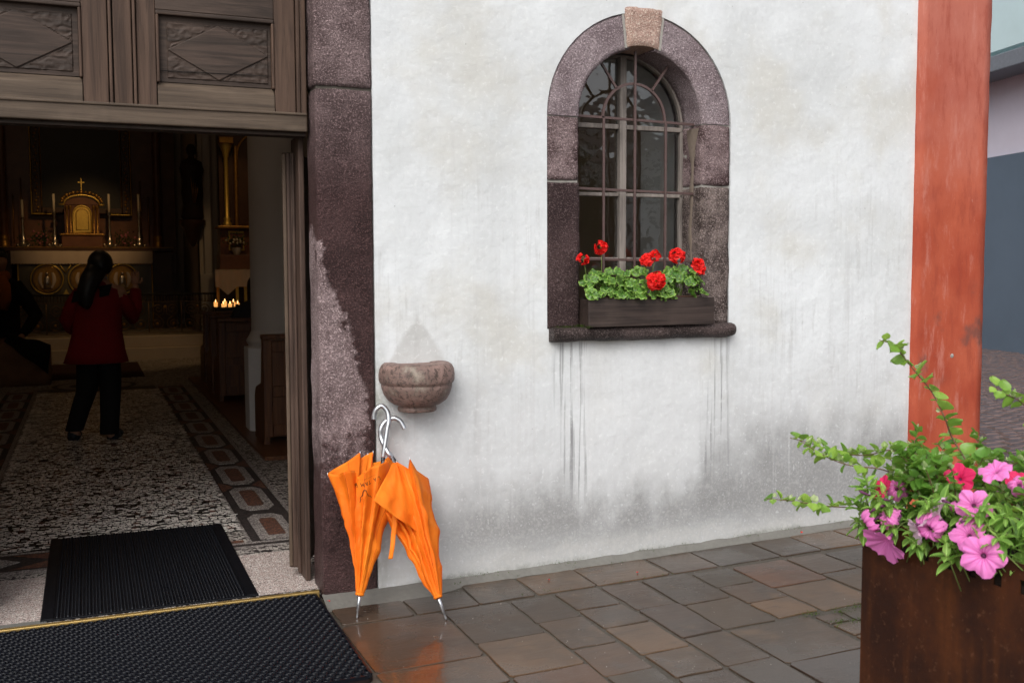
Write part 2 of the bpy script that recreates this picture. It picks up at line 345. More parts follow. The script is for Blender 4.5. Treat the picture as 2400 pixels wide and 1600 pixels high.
DWOOD = simple('dark_altar_wood', (.06, .028, .014), .4, var=.4, scale=5); LINEN = simple('altar_linen', (.60, .50, .42), .85, var=.12, scale=8)
PAINTG = simple('dark_oil_painting', (.018, .014, .011), .4, var=.8, scale=2.2); SILV = simple('silver', (.62, .55, .45), .25, .95, var=.2)
WAX = simple('candle_wax', (.68, .60, .48), .5, var=.05); MARBW = simple('chancel_step_marble', (.45, .38, .30), .35, var=.15, scale=4)
IRONG = simple('gilt_wrought_iron', (.16, .105, .05), .4, .7, var=.4, scale=20); IRONK = simple('black_iron', (.02, .018, .016), .5)
ALU = simple('brushed_aluminium', (.55, .57, .60), .28, .9, var=.08, scale=60); BLKPL = simple('black_plastic', (.015, .015, .02), .35)
INK = simple('black_print', (.03, .018, .012), .7)
def mat_orange():
    t = NT('orange_umbrella_nylon'); w = t.noise(1, 3, .6, vec=t.map((7, 7, 2.2))); n = t.noise(300, 2, .5); n2 = t.noise(16, 4, .6, dist=.6)
    col = t.mix(t.ss(w, .3, .7), (.98, .285, .02), (.84, .165, .008)); t.bump(n2, .4, .012); t.bump(t.noise(55, 4, .6, dist=1.), .3, .003)
    m = t.fin(col, .62)
    tr = t.t.nodes.new('ShaderNodeBsdfTranslucent'); t.set(tr.inputs[0], (.95, .20, .01)); t.t.links.new(t.bump_in, tr.inputs['Normal'])
    ms = t.t.nodes.new('ShaderNodeMixShader'); ms.inputs[0].default_value = .22
    t.t.links.new(t.b.outputs[0], ms.inputs[1]); t.t.links.new(tr.outputs[0], ms.inputs[2]); t.t.links.new(ms.outputs[0], t.out.inputs[0]); return m
ORANGE = mat_orange()
ORANGE_D = simple('orange_seam_thread', (.62, .10, .006), .6, var=.1)
def mat_corten():
    t = NT('corten_steel'); n = t.noise(3.5, 6, .65); f = t.noise(45, 5, .7); v = t.noise(1, 4, .6, vec=t.map((9, 9, 1.2)))
    col = t.mix(t.ss(n, .35, .65), (.070, .021, .007), (.026, .009, .005)); col = t.mix(t.M('MULTIPLY', t.ss(v, .5, .7), .5), col, (.12, .036, .008))
    col = t.mix(t.M('MULTIPLY', t.ss(f, .5, .7), .35), col, (.03, .013, .009)); col = t.mix(t.M('MULTIPLY', t.ss(f, .44, .3), .35), col, (.16, .075, .04))
    t.bump(f, .25, .002); return t.fin(col, .62)
CORTEN = mat_corten()
SOIL = simple('potting_soil', (.02, .014, .01), .95, bump=.01)
def leafmat(name, c1, c2, trans=.35, rough=.45, vein=0):
    t = NT(name); r = t.rnd(); n = t.noise(30, 3, .6)
    x, y, z = t.xyz(); col = t.mix(r, c1, c2); col = t.mix(t.M('MULTIPLY', n, .4), col, tuple(c * .5 for c in c1))
    if vein: col = t.mix(t.M('MULTIPLY', t.ss(t.M('ABSOLUTE', x), .0025, .0005), .6), col, tuple(min(1, c * 1.7 + .05) for c in c2))
    m = t.fin(col, rough)
    tr = t.t.nodes.new('ShaderNodeBsdfTranslucent'); t.set(tr.inputs[0], t.mix(r, c2, tuple(min(1, c * 1.3) for c in c2)))
    ms = t.t.nodes.new('ShaderNodeMixShader'); ms.inputs[0].default_value = trans
    t.t.links.new(t.b.outputs[0], ms.inputs[1]); t.t.links.new(tr.outputs[0], ms.inputs[2]); t.t.links.new(ms.outputs[0], t.out.inputs[0]); return m
def mat_geranium_leaf():
    t = NT('geranium_leaf'); r = t.rnd(); x, y, z = t.xyz(); d = t.M('SQRT', t.M('ADD', t.M('MULTIPLY', x, x), t.M('MULTIPLY', y, y))); n = t.noise(120, 3, .6)
    d = t.M('ADD', d, t.M('MULTIPLY', t.M('SUBTRACT', n, .5), .008))
    col = t.mix(r, (.055, .17, .022), (.13, .29, .04))
    zone = t.M('MULTIPLY', t.ss(d, .008, .011), t.ss(d, .019, .0155)); col = t.mix(t.M('MULTIPLY', zone, .55), col, (.085, .10, .035))
    col = t.mix(t.M('MULTIPLY', t.ss(d, .020, .026), .6), col, (.36, .52, .10)); t.bump(n, .3, .002)
    m = t.fin(col, .42); tr = t.t.nodes.new('ShaderNodeBsdfTranslucent'); t.set(tr.inputs[0], (.25, .5, .06))
    ms = t.t.nodes.new('ShaderNodeMixShader'); ms.inputs[0].default_value = .25
    t.t.links.new(t.b.outputs[0], ms.inputs[1]); t.t.links.new(tr.outputs[0], ms.inputs[2]); t.t.links.new(ms.outputs[0], t.out.inputs[0]); return m
GLEAF = mat_geranium_leaf()
def petalmat(name, c, vein, throat, trans=.25):
    t = NT(name); x, y, z = t.xyz(); d = t.M('SQRT', t.M('ADD', t.M('MULTIPLY', x, x), t.M('MULTIPLY', y, y))); a = t.M('ARCTAN2', y, x)
    st = t.M('ADD', t.M('MULTIPLY', t.M('SINE', t.M('MULTIPLY', a, 15)), .5), .5); n = t.noise(90, 3, .6)
    col = t.mix(t.M('MULTIPLY', n, .35), c, tuple(min(1, q * 1.35 + .08) for q in c))
    col = t.mix(t.M('MULTIPLY', t.M('MULTIPLY', t.ss(st, .7, 1.), t.ss(d, .036, .006)), .8), col, vein)
    col = t.mix(t.ss(d, .0075, .003), col, throat)
    m = t.fin(col, .5); tr = t.t.nodes.new('ShaderNodeBsdfTranslucent'); t.set(tr.inputs[0], c)
    ms = t.t.nodes.new('ShaderNodeMixShader'); ms.inputs[0].default_value = trans
    t.t.links.new(t.b.outputs[0], ms.inputs[1]); t.t.links.new(tr.outputs[0], ms.inputs[2]); t.t.links.new(ms.outputs[0], t.out.inputs[0]); return m
PINK = petalmat('pink_petal', (.80, .21, .55), (.55, .05, .33), (.12, .08, .03)); MAG = petalmat('magenta_petal', (.70, .015, .12), (.4, .0, .05), (.1, .01, .02))
PALEP = petalmat('pale_petal', (.82, .55, .72), (.55, .2, .45), (.2, .15, .05)); REDP = petalmat('geranium_red', (.80, .012, .008), (.6, .0, .0), (.7, .02, .02), .2)
STEMG = simple('green_stem', (.16, .22, .06), .5); STEMB = simple('brown_stem', (.14, .085, .05), .6); STEMP = simple('purple_tube', (.12, .035, .09), .5)
VLEAF = leafmat('round_vine_leaf', (.12, .29, .045), (.38, .58, .10), .38, .38, 0); VLEAFY = leafmat('pale_young_leaf', (.32, .48, .14), (.62, .68, .42), .4)
PLEAF = leafmat('petunia_leaf', (.14, .32, .05), (.34, .56, .11), .4, .48, 1)
MOSS = simple('moss', (.055, .085, .015), .95, var=.6, scale=80)
SKIN = simple('skin', (.42, .23, .15), .5, var=.08); HAIR = simple('black_hair', (.008, .007, .007), .45, var=.3)
REDCOAT = simple('red_jacket_cloth', (.19, .007, .009), .8, var=.2, scale=12, bump=.006); BLKCL = simple('black_cloth', (.008, .008, .009), .85, var=.3, bump=.004)
SHOE = simple('dark_shoe', (.03, .035, .045), .5); ORSC = simple('orange_scarf_cloth', (.34, .10, .025), .85, var=.3, scale=20, bump=.008); GREYJ = simple('dark_grey_jacket', (.03, .03, .037), .8)
def glassmat(name, tint=(.9, .95, .95), rough=.02):
    t = NT(name); gl = t.t.nodes.new('ShaderNodeBsdfGlossy'); gl.inputs['Roughness'].default_value = rough; tp = t.t.nodes.new('ShaderNodeBsdfTransparent'); t.set(tp.inputs[0], tint)
    n = t.noise(5, 3, .5); bp = t.t.nodes.new('ShaderNodeBump'); bp.inputs['Strength'].default_value = .25; bp.inputs['Distance'].default_value = .02; t.set(bp.inputs['Height'], n); t.t.links.new(bp.outputs[0], gl.inputs['Normal'])
    fr = t.t.nodes.new('ShaderNodeFresnel'); fr.inputs[0].default_value = 1.5; f2 = t.M('ADD', t.M('MULTIPLY', fr.outputs[0], 2.4), .05, clamp=True)
    ms = t.t.nodes.new('ShaderNodeMixShader'); t.t.links.new(f2, ms.inputs[0]); t.t.links.new(tp.outputs[0], ms.inputs[1]); t.t.links.new(gl.outputs[0], ms.inputs[2]); t.t.links.new(ms.outputs[0], t.out.inputs[0]); return t.m
GLASS = glassmat('old_window_glass')
def emit(name, col, s):
    t = NT(name); t.fin(col, .5); t.set(t.b.inputs['Emission Color'], col); t.b.inputs['Emission Strength'].default_value = s; return t.m
FLAME = emit('candle_flame', (1, .55, .18), 4)
GLOWGLASS = emit('lit_amber_glass', (1, .45, .12), .8)

# ================================================================== GROUND
def nz(p, s=1, o=0): return noise.noise(Vector(p) * s + Vector((o, o * .7, 0)))
GZ = lambda x: .021 * max(x, 0)
g = MB(); g.grid(lambda u, v: (-12 + u * 60, -40 + v * 75, GZ(min(-12 + u * 60, 4)) - .0065), 60, 20, sm=False)
ground = g.build('ground', MORTARD, kind='structure')
pav = thing('pavement', '', ''); del pav['label']; del pav['category']; pav['kind'] = 'structure'
def flag(x0, x1, y0, y1):
    j = .0042; R = RND
    c = [(x0 + j + R.uniform(-.004, .006), y0 + j + R.uniform(-.004, .006)), (x1 - j - R.uniform(-.004, .006), y0 + j + R.uniform(-.004, .006)),
         (x1 - j - R.uniform(-.004, .006), y1 - j - R.uniform(-.004, .006)), (x0 + j + R.uniform(-.004, .006), y1 - j - R.uniform(-.004, .006))]
    pts = []
    for i in range(4):
        a, b = Vector(c[i]), Vector(c[(i + 1) % 4]); n = 3
        for k in range(n):
            p = a.lerp(b, (k + (.25 if k == 0 else 0)) / n); d = (b - a).normalized(); pts.append(p + Vector((d.y, -d.x)) * R.uniform(-.005, .002))
        pts[-n] = a.lerp(b, .04)
        pts.append(a.lerp(b, .96))
    dz = R.uniform(-.0016, .0014); tx = R.uniform(-.003, .003); cx = (x0 + x1) / 2; cy = (y0 + y1) / 2; ctr = Vector((cx, cy))
    n = len(pts); m = MB(); vs = []
    for ins, z in ((0, -.02), (0, -.0025), (.0022, 0)):
        for p in pts:
            q = p + (ctr - p).normalized() * ins; vs.append((q.x, q.y, GZ(q.x) + z + dz + tx * (q.x - cx)))
    fs = [tuple(2 * n + i for i in range(n))] + [(k * n + i, k * n + (i + 1) % n, (k + 1) * n + (i + 1) % n, (k + 1) * n + i) for k in (0, 1) for i in range(n)]
    m.add(vs, fs); m.build('flagstone', FLAG, pav)
row1 = [-.25, .075, .375, .655, .965, 1.365, 1.64, 2.01, 2.265, 2.55, 2.88, 3.2, 3.5, 3.8]
for a, b in zip(row1, row1[1:]): flag(a, b, -.335, -.045 if a > .3 else -.118)
cols = [(-.26, .19, [-.345, -.895, -1.17, -1.6, -2.1]), (.19, .50, [-.345, -.77, -1.13, -1.5, -1.9, -2.3]), (.505, .72, [-.35, -.66, -.985, -1.275, -1.6, -2.0, -2.3]),
        (.725, .95, [-.35, -.60, -.84, -1.155, -1.40, -1.75, -2.2]), (.955, 1.17, [-.35, -.70, -1.07, -1.385, -1.66, -2.1]),
        (1.17, 1.435, [-.35, -.74, -1.065]), (1.44, 1.66, [-.37, -.605, -.845, -1.055]), (1.17, 1.57, [-1.075, -1.46, -1.9, -2.3]),
        (1.665, 1.985, [-.375, -.72, -1.06]), (1.99, 2.22, [-.375, -.65, -.93, -1.25, -1.6]), (2.225, 2.54, [-.375, -.74, -1.1, -1.5]),
        (2.545, 2.9, [-.375, -.68, -1.05, -1.4]), (2.905, 3.2, [-.375, -.8, -1.2]), (3.205, 3.6, [-.375, -.7, -1.1]), (3.6, 3.95, [-.34, -.8, -1.2])]
for x0, x1, ys in cols:
    for a, b in zip(ys, ys[1:]): flag(x0, x1, b, a)
# patch of small setts beside the planter
for x0, x1, y0, y1 in ((1.59, 1.70, -1.20, -1.10), (1.59, 1.72, -1.34, -1.215), (1.72, 1.84, -1.22, -1.08), (1.735, 1.86, -1.36, -1.235), (1.86, 1.97, -1.24, -1.09), (1.59, 1.72, -1.46, -1.35), (1.87, 1.99, -1.38, -1.25)): flag(x0, x1, y0, y1)
for x in range(-8, -1):                                              # slabs left of the mat, outside the picture
    for y in range(0, 3): flag(x * .6 + .3 - 1.0, x * .6 + .9 - 1.0, -1.9 - y * .6, -1.3 - y * .6)
# distant street of small setts (thousands: one mass)
m = MB(); R = random.Random(3)
for i in range(62):
    for j in range(150):
        x = 3.75 + i * .17 + R.uniform(-.01, .01) + .05 * (j % 2); y = -1.2 + j * .115 + R.uniform(-.008, .008) + .25 * sin(i * .35)
        if x > 13: continue
        z = GZ(min(x, 4)) + R.uniform(-.004, .004); a = .077; b = .050; h = .012
        m.add([(x - a, y - b, z - h), (x + a, y - b, z - h), (x + a, y + b, z - h), (x - a, y + b, z - h), (x - a * .8, y - b * .75, z + .006), (x + a * .8, y - b * .75, z + .006), (x + a * .8, y + b * .75, z + .006), (x - a * .8, y + b * .75, z + .006)],
              [(4, 5, 6, 7), (0, 1, 5, 4), (1, 2, 6, 5), (2, 3, 7, 6), (3, 0, 4, 7)])
SETT = simple('wet_dark_sett', (.14, .10, .092), .2, var=.6, scale=7, bump=.006)
m.build('cobbled_street', SETT, kind='stuff')

# ================================================================== CHURCH FACADE
church = thing('church_facade', 'white plastered church front with purple stone door jamb, arched window and red painted corner', 'church', (0, .3, 0))
WC, WZ, RO, RI = 1.378, 2.231, .523, .351     # window axis, springing height, outer and inner radius
def arch(r, n=28, a0=0, a1=pi, zc=WZ): return [(WC + r * cos(a0 + (a1 - a0) * i / n), zc + r * sin(a0 + (a1 - a0) * i / n)) for i in range(n + 1)]
def wall_with_hole(m, y, x0, x1, z0, z1, r, zb, hx0, hx1, flip=False):
    A = arch(r); fs = []
    def q(*p): m.add([(a, y, b) for a, b in (reversed(p) if flip else p)], [tuple(range(len(p)))])
    q((x0, z0), (x1, z0), (x1, zb), (x0, zb)); q((x0, zb), (hx0, zb), (hx0, WZ), (x0, WZ)); q((hx1, zb), (x1, zb), (x1, WZ), (hx1, WZ))
    top = WZ + r + .3
    # fan: right side strips then top
    n = len(A) - 1
    for i in range(n):
        a, b = A[i], A[i + 1]
        q((a[0], a[1]), (a[0], top), (b[0], top), (b[0], b[1]))
    q((hx1, WZ), (x1, WZ), (x1, top), (hx1, top)); q((x0, WZ), (hx0, WZ), (hx0, top), (x0, top)); q((x0, top), (x1, top), (x1, z1), (x0, z1))
m = MB(); OX0, OX1 = WC - RO, WC + RO
wall_with_hole(m, 0, 0.0, 3.135, -.05, 5.5, RO - .0005, 1.205, OX0 + .0005, OX1 - .0005)
P = [(OX0, 1.205)] + [(a, b) for a, b in reversed(arch(RO))] + [(OX1, 1.205)]
for a, b in zip(P, P[1:]): m.add([(a[0], 0, a[1]), (b[0], 0, b[1]), (b[0], .03, b[1]), (a[0], .03, a[1])], [(0, 1, 2, 3)])
m.add([(OX0, 0, 1.205), (OX1, 0, 1.205), (OX1, .3, 1.205), (OX0, .3, 1.205)], [(0, 1, 2, 3)])
m.add([(0, 0, -.05), (0, 0, 5.5), (0, .03, 5.5), (0, .03, -.05)], [(0, 1, 2, 3)])
m.build('plaster_wall', PL, church)
# wall body: left of the door, over the door, inner face
m = MB(); m.box(-7, -2.03, .0, .7, -.05, 5.5); m.box(-2.03, -.001, .03, .7, 3.0, 5.5); m.build('plaster_wall', PL, church)
m = MB(); wall_with_hole(m, .70, -.0, 3.2, -.05, 5.5, .39, 1.15, WC - .39, WC + .39, flip=True)
m.add([(-.001, .201, -.05), (-.001, .70, -.05), (-.001, .70, 3), (-.001, .201, 3)], [(0, 1, 2, 3)])
P1 = [(WC - RI, 1.2)] + list(reversed(arch(RI))) + [(WC + RI, 1.2)]; P2 = [(WC - .39, 1.15)] + list(reversed(arch(.39))) + [(WC + .39, 1.15)]
for i in range(len(P1) - 1): m.add([(P1[i][0], .27, P1[i][1]), (P1[i + 1][0], .27, P1[i + 1][1]), (P2[i + 1][0], .70, P2[i + 1][1]), (P2[i][0], .70, P2[i][1])], [(0, 1, 2, 3)])
m.add([(WC - RI, .27, 1.2), (WC + RI, .27, 1.2), (WC + .39, .7, 1.15), (WC - .39, .7, 1.15)], [(0, 1, 2, 3)]); m.build('inner_wall', REVW, church)
# red corner pilaster, slightly uneven edges
def rough_block(x0, x1, y0, y1, z0, z1, res=.03, amp=.004, rnd=.012, seed=0):
    """a worn stone: gridded box whose corners are rounded and whose faces wander"""
    m = MB(); m.smooth = True; nx, ny, nz_ = (max(1, min(60, round((b - a) / res))) for a, b in ((x0, x1), (y0, y1), (z0, z1)))
    idx = {}; vs = []
    def V(i, j, k):
        if (i, j, k) in idx: return idx[(i, j, k)]
        p = Vector((x0 + (x1 - x0) * i / nx, y0 + (y1 - y0) * j / ny, z0 + (z1 - z0) * k / nz_))
        q = Vector((min(max(p.x, x0 + rnd), x1 - rnd), min(max(p.y, y0 + rnd), y1 - rnd), min(max(p.z, z0 + rnd), z1 - rnd))); d = p - q
        if d.length > 1e-6: p = q + d.normalized() * rnd
        nn = d.normalized() if d.length > 1e-6 else Vector((0, 0, 0))
        w = nz(p, 9, seed) * amp + nz(p, 40, seed) * amp * .35; p = p + nn * w
        idx[(i, j, k)] = len(vs); vs.append(p); return idx[(i, j, k)]
    fs = []
    for i in range(nx):
        for k in range(nz_): fs.append((V(i, 0, k), V(i + 1, 0, k), V(i + 1, 0, k + 1), V(i, 0, k + 1))); fs.append((V(i, ny, k), V(i, ny, k + 1), V(i + 1, ny, k + 1), V(i + 1, ny, k)))
    for j in range(ny):
        for k in range(nz_): fs.append((V(0, j, k), V(0, j, k + 1), V(0, j + 1, k + 1), V(0, j + 1, k))); fs.append((V(nx, j, k), V(nx, j + 1, k), V(nx, j + 1, k + 1), V(nx, j, k + 1)))
    for i in range(nx):
        for j in range(ny): fs.append((V(i, j, 0), V(i, j + 1, 0), V(i + 1, j + 1, 0), V(i + 1, j, 0))); fs.append((V(i, j, nz_), V(i + 1, j, nz_), V(i + 1, j + 1, nz_), V(i, j + 1, nz_)))
    m.add(vs, fs); return m
m = rough_block(3.130, 3.655, -.028, .30, -.02, 5.5, res=.05, amp=.004, rnd=.008, seed=4); m.build('red_pilaster', RED, church)
m = MB(); m.box(3.62, 3.64, .3, 16, -.02, 5.5); m.box(3.2, 3.62, .28, .70, -.05, 5.5); m.build('side_wall', RED, church)
# lime scar in the pilaster: small plug
m = MB(); m.lathe([(.0, -.001), (.011, 0), (.013, .004)], 0, 0, 0, seg=9)
m.v = [(3.42 + a, -.031 + c * .5, .985 + b) for a, b, c in m.v]; m.build('mortar_plug', MORTAR, church)
# mortar fillet along the foot of wall and jamb
m = MB(); n = 90
for i in range(n):
    x0, x1 = -.262 + 3.4 * i / n, -.262 + 3.4 * (i + 1) / n
    def F(x): w = .040 + .083 * max(0, min(1, (.42 - x) / .2)) + nz((x * 6, 3, 1)) * .014 + nz((x * 30, 3, 1)) * .006; h = .012 + nz((x * 9, 1, 5)) * .007 + nz((x * 40, 1, 5)) * .003; return [(x, .01, GZ(x) + h + .02), (x, -w * .45, GZ(x) + h), (x, -w, GZ(x) - .006)]
    A, B = F(x0), F(x1); m.smooth = True; m.add(A + B, [(0, 1, 4, 3), (1, 2, 5, 4)])
m.build('mortar_fillet', CEMENT, church)
# door jambs
b1 = rough_block(-.256, -.001, .003, .200, .0, 2.292, res=.018, amp=.005, rnd=.012, seed=1); b1.build('jamb_stone', JAMB, church)
b2 = rough_block(-.258, -.001, .000, .200, 2.299, 3.4, res=.02, amp=.006, rnd=.013, seed=2); b2.build('jamb_stone', JAMB, church)
m = MB(); m.box(-.25, -.004, .012, .19, 2.285, 2.305); m.build('jamb_joint', MORTARD, church)
rough_block(-2.03, -1.765, .003, .2, 0, 3.0, res=.05, amp=.005, seed=9).build('jamb_stone', JAMB, church)

# ---- window (child) : surround stones, sill, grille, casement, panes
win = bpy.data.objects.new('arched_window', None); COL.objects.link(win); win.parent = church; win.matrix_parent_inverse = Matrix.Translation(-WL[church.name]); win.location = (WC, 0, 1.2)
WL[win.name] = Vector((WC, 0, 1.2))
def ring_stone(a0, a1, ri, ro, y0, y1, mat, name, seed, amp=.004):
    m = MB(); m.smooth = True; nu = max(6, int(abs(a1 - a0) * 30)); prof = []
    # section loop: front face, outer edge, back, intrados, with rounded front arris
    k = 8
    sec = [(ri + (ro - ri) * i / k, y0 + (.006 if i in (0, k) else 0)) for i in range(k + 1)] + [(ro, y1), (ri, y1)] + [(ri, y0 + (y1 - y0) * t) for t in (.75, .5, .25, .08)]
    n = len(sec); vs = []
    for i in range(nu + 1):
        a = a0 + (a1 - a0) * i / nu
        for r, y in sec:
            p = Vector((WC + r * cos(a), y, WZ + r * sin(a))); w = nz(p, 10, seed) * amp + nz(p, 45, seed) * amp * .4
            if y < y1: p.y += w; p += Vector((cos(a), 0, sin(a))) * (w if r < ri + .01 else 0)
            vs.append(p)
    m.add(vs, [(i * n + j, (i + 1) * n + j, (i + 1) * n + (j + 1) % n, i * n + (j + 1) % n) for i in range(nu) for j in range(n)]); m.smooth = False
    m.add(vs[:n], [tuple(range(n))]); m.add(vs[-n:], [tuple(reversed(range(n)))])
    return m.build(name, mat, win)
ka = .155
ring_stone(.004, pi / 2 - .20, RI, RO - .002, .004, .2, STONE_ARCH, 'arch_stone', 11)
ring_stone(pi / 2 + .20, pi - .004, RI, RO - .002, .004, .2, STONE_ARCH, 'arch_stone', 12)
# keystone: wedge a little proud and taller
m = MB(); m.smooth = True; nu, nv = 12, 14
kt = lambda u, v: (1.380 + (u - .5) * (.176 + .045 * v) + .008 * nz((u * 5, v * 5, 2)), 2.583 + .20 * v - .004 * (1 - (2 * u - 1) ** 2) * (1 - v) * -3 - (.010 * (abs(2 * u - 1) ** 3) if v > .95 else 0))
for (y0, fl) in ((-.008, 0),):
    m.grid(lambda u, v: (kt(u, v)[0], y0 + (.01 if u in (0, 1) or v in (0, 1) else 0) + .005 * nz((u * 8, v * 8, 9)) + .003 * nz((u * 25, v * 25, 1)), kt(u, v)[1]), nu, nv)
bo = [kt(i / nu, 0) for i in range(nu + 1)] + [kt(1, j / nv) for j in range(1, nv + 1)] + [kt(1 - i / nu, 1) for i in range(1, nu + 1)] + [kt(0, 1 - j / nv) for j in range(1, nv)]
m.smooth = False
for a, b in zip(bo, bo[1:] + bo[:1]): m.add([(a[0], .001, a[1]), (a[0], .2, a[1]), (b[0], .2, b[1]), (b[0], .001, b[1])], [(0, 1, 2, 3)])
m.build('keystone', STONE_KEY, win)
for s in (-1, 1):   # mortar ribbons either side of the keystone
    m = MB()
    for i in range(12):
        v0, v1 = i / 12, (i + 1) / 12
        def e(v, t): return (1.380 + s * (.090 + .022 * v + t), .002, 2.578 + .19 * v)
        m.add([e(v0, -.002), e(v0, .012), e(v1, .012), e(v1, -.002)], [(0, 1, 2, 3)])
    m.build('pointing', MORTAR, win)
XL, XR = WC - RI, WC + RI
def side(x0, x1, z0, z1, mat, seed, front=.004): rough_block(x0, x1, front, .2, z0, z1, res=.02, amp=.006, rnd=.008, seed=seed).build('side_stone', mat, win)
side(OX0 + .001, XL, 1.926, WZ - .002, STONE_UP, 21); side(OX0 + .001, XL + .004, 1.208, 1.916, STONE_LOW, 22, .0)
side(XR, OX1 - .001, 1.922, WZ - .002, STONE_UP, 23); side(XR, OX1 - .001, 1.208, 1.914, STONE_BLOT, 24)
for p, q in ((OX0 + .002, XL - .004), (XR + .004, OX1 - .002)): m = MB(); m.box(p, q, .012, .19, 1.90, 2.235); m.build('pointing', MORTAR, win)
# irregular render patch down the right reveal
m = MB(); m.smooth = True; nv = 44
def pe(v):
    z = 2.215 - v * .73; c = .085 + .02 * nz((v * 5, 0, 3)) + .02 * v; w = (.085 * max(0, 1 - v * 4) + .030 + .026 * nz((v * 11, 5, 3)) + .012 * nz((v * 46, 0, 3))) * min(1, (1 - v) * 9); return z, c, max(.003, w)
m.grid(lambda u, v: (XR - .0035 - .003 * sin(pi * u) + .002 * nz((u * 3, v * 30, 0)), pe(v)[1] + (u - .5) * pe(v)[2] + .004 * nz((v * 70, u * 2, 8)), pe(v)[0]), 4, 70)
m.build('render_patch', simple('ochre_render', (.18, .143, .115), .9, var=.3, scale=50, bump=.004), win)
# sill: half round moulding
m = MB(); m.smooth = True; pr = [(.06, 1.212), (-.03, 1.212)] + [(-.040 - .034 * cos(t), 1.180 + .034 * sin(t)) for t in [pi / 2 - k * pi / 8 for k in range(9)]] + [(-.028, 1.142), (.02, 1.136), (.06, 1.136)]
pr = [(y, z) for y, z in pr]; n = len(pr); N = 60; vs = []
for i in range(N + 1):
    x = .864 + 1.040 * i / N; e = min(1, min(i, N - i) / 1.5 + .35)
    for y, z in pr:
        p = Vector((x, y, z)); w = nz(p, 9, 5) * .007 + nz(p, 40, 5) * .003; s = .82 + .18 * e
        vs.append((x, (y - .0) * s + w, 1.175 + (z - 1.175) * s + w * .6))
m.add(vs, [(i * n + j, i * n + j + 1, (i + 1) * n + j + 1, (i + 1) * n + j) for i in range(N) for j in range(n - 1)]); m.smooth = False
m.add(vs[:n], [tuple(range(n))]); m.add(vs[-n:], [tuple(reversed(range(n)))])
m.build('window_sill', STONE_SILL, win)
m = MB(); m.box(OX0 + .005, OX1 - .005, .03, .27, 1.14, 1.209); m.build('sill_bed', STONE_SILL, win)
# wrought grille at y ~ .08
GY = .085; GW = .0064
def flat(m, p, q, w=GW, d=.006):
    p, q = Vector((p[0], 0, p[1])), Vector((q[0], 0, q[1])); t = (q - p).normalized(); s = Vector((-t.z, 0, t.x)) * w
    vs = [v + o for v in (p - s, p + s, q + s, q - s) for o in (Vector((0, GY - d, 0)), Vector((0, GY + d, 0)))]
    m.add(vs, [(0, 2, 4, 6), (1, 7, 5, 3), (0, 1, 3, 2), (2, 3, 5, 4), (4, 5, 7, 6), (6, 7, 1, 0)])
gr = bpy.data.objects.new
for z in (2.245, 1.890, 1.541):
    m = MB(); flat(m, (XL - .01, z + .005), (XR + .01, z - .008)); m.build('grille_bar', IRONP, win, bevel=.0015)
for x, zt in ((1.199, 2.24), (1.555, 2.24), (1.376, WZ + RI)):
    m = MB(); GY = .073; flat(m, (x, 1.21), (x, zt), GW * .9); m.build('grille_bar', IRONP, win, bevel=.0015)
GY = .085
m = MB(); A = [(1.377 + .178 * cos(pi * i / 24), 2.245 + .178 * sin(pi * i / 24)) for i in range(25)]
for (a, b), (c, d) in zip(A, A[1:]):
    t0, t1 = atan2(b - 2.245, a - 1.377), atan2(d - 2.245, c - 1.377); r0, r1 = .178 - GW, .178 + GW
    vs = [(1.377 + r * cos(t), y, 2.245 + r * sin(t)) for t in (t0, t1) for r in (r0, r1) for y in (GY - .006, GY + .006)]
    m.add(vs, [(0, 4, 6, 2), (1, 3, 7, 5), (0, 1, 5, 4), (2, 6, 7, 3)])
m.build('grille_arch', IRONP, win)
for t in (radians(56), radians(124)):
    m = MB(); flat(m, (1.377 + .18 * cos(t), 2.245 + .18 * sin(t)), (1.377 + .352 * cos(t), 2.245 + .34 * sin(t)), GW * .85); m.build('grille_bar', IRONP, win)
# timber casement
CY0, CY1 = .190, .232
def fr(m, x0, x1, z0, z1, y0=CY0, y1=CY1): m.box(x0, x1, y0, y1, z0, z1)
m = MB(); fr(m, 1.350, 1.388, 1.2, WZ + RI - .005, CY0 - .012); m.build('mullion', FRAMEW, win, bevel=.006)
for z, h in ((2.222, .024), (1.876, .018), (1.546, .016)):
    m = MB(); fr(m, XL, 1.348, z - h / 2, z + h / 2); fr(m, 1.390, XR, z - h / 2, z + h / 2); m.build('glazing_bar', FRAMEW, win, bevel=.003)
for x0, x1 in ((XL - .005, XL + .03), (XR - .014, XR + .005)):
    m = MB(); fr(m, x0, x1, 1.2, 2.21); m.build('casement_stile', FRAMEW, win, bevel=.003)
m = MB(); P1, P2 = arch(RI + .003), arch(RI - .010)
for i in range(28):
    vs = [(p[0], y, p[1]) for p in (P1[i], P1[i + 1], P2[i + 1], P2[i]) for y in (CY0, CY1)]; m.add(vs, [(0, 2, 4, 6), (4, 5, 7, 6), (0, 6, 7, 1)])
m.build('casement_arch', FRAMEW, win)
for x0, x1 in ((XL, 1.35), (1.388, XR)):
    for z0, z1 in ((1.2, 1.53), (1.548, 1.866), (1.886, 2.21)):
        m = MB(); m.add([(x0, .212, z0), (x1, .212 + .004 * RND.uniform(-1, 1), z0), (x1, .212 + .004 * RND.uniform(-1, 1), z1), (x0, .212 + .004 * RND.uniform(-1, 1), z1)], [(0, 1, 2, 3)]); m.build('pane', GLASS, win)
for s in (-1, 1):
    A = arch(RI - .01, 20, 0 if s > 0 else pi / 2, pi / 2 if s > 0 else pi); m = MB(); pts = A + [(WC, 2.235)]
    m.add([(a, .212, b) for a, b in pts], [tuple(range(len(pts)))]); m.build('pane', GLASS, win)

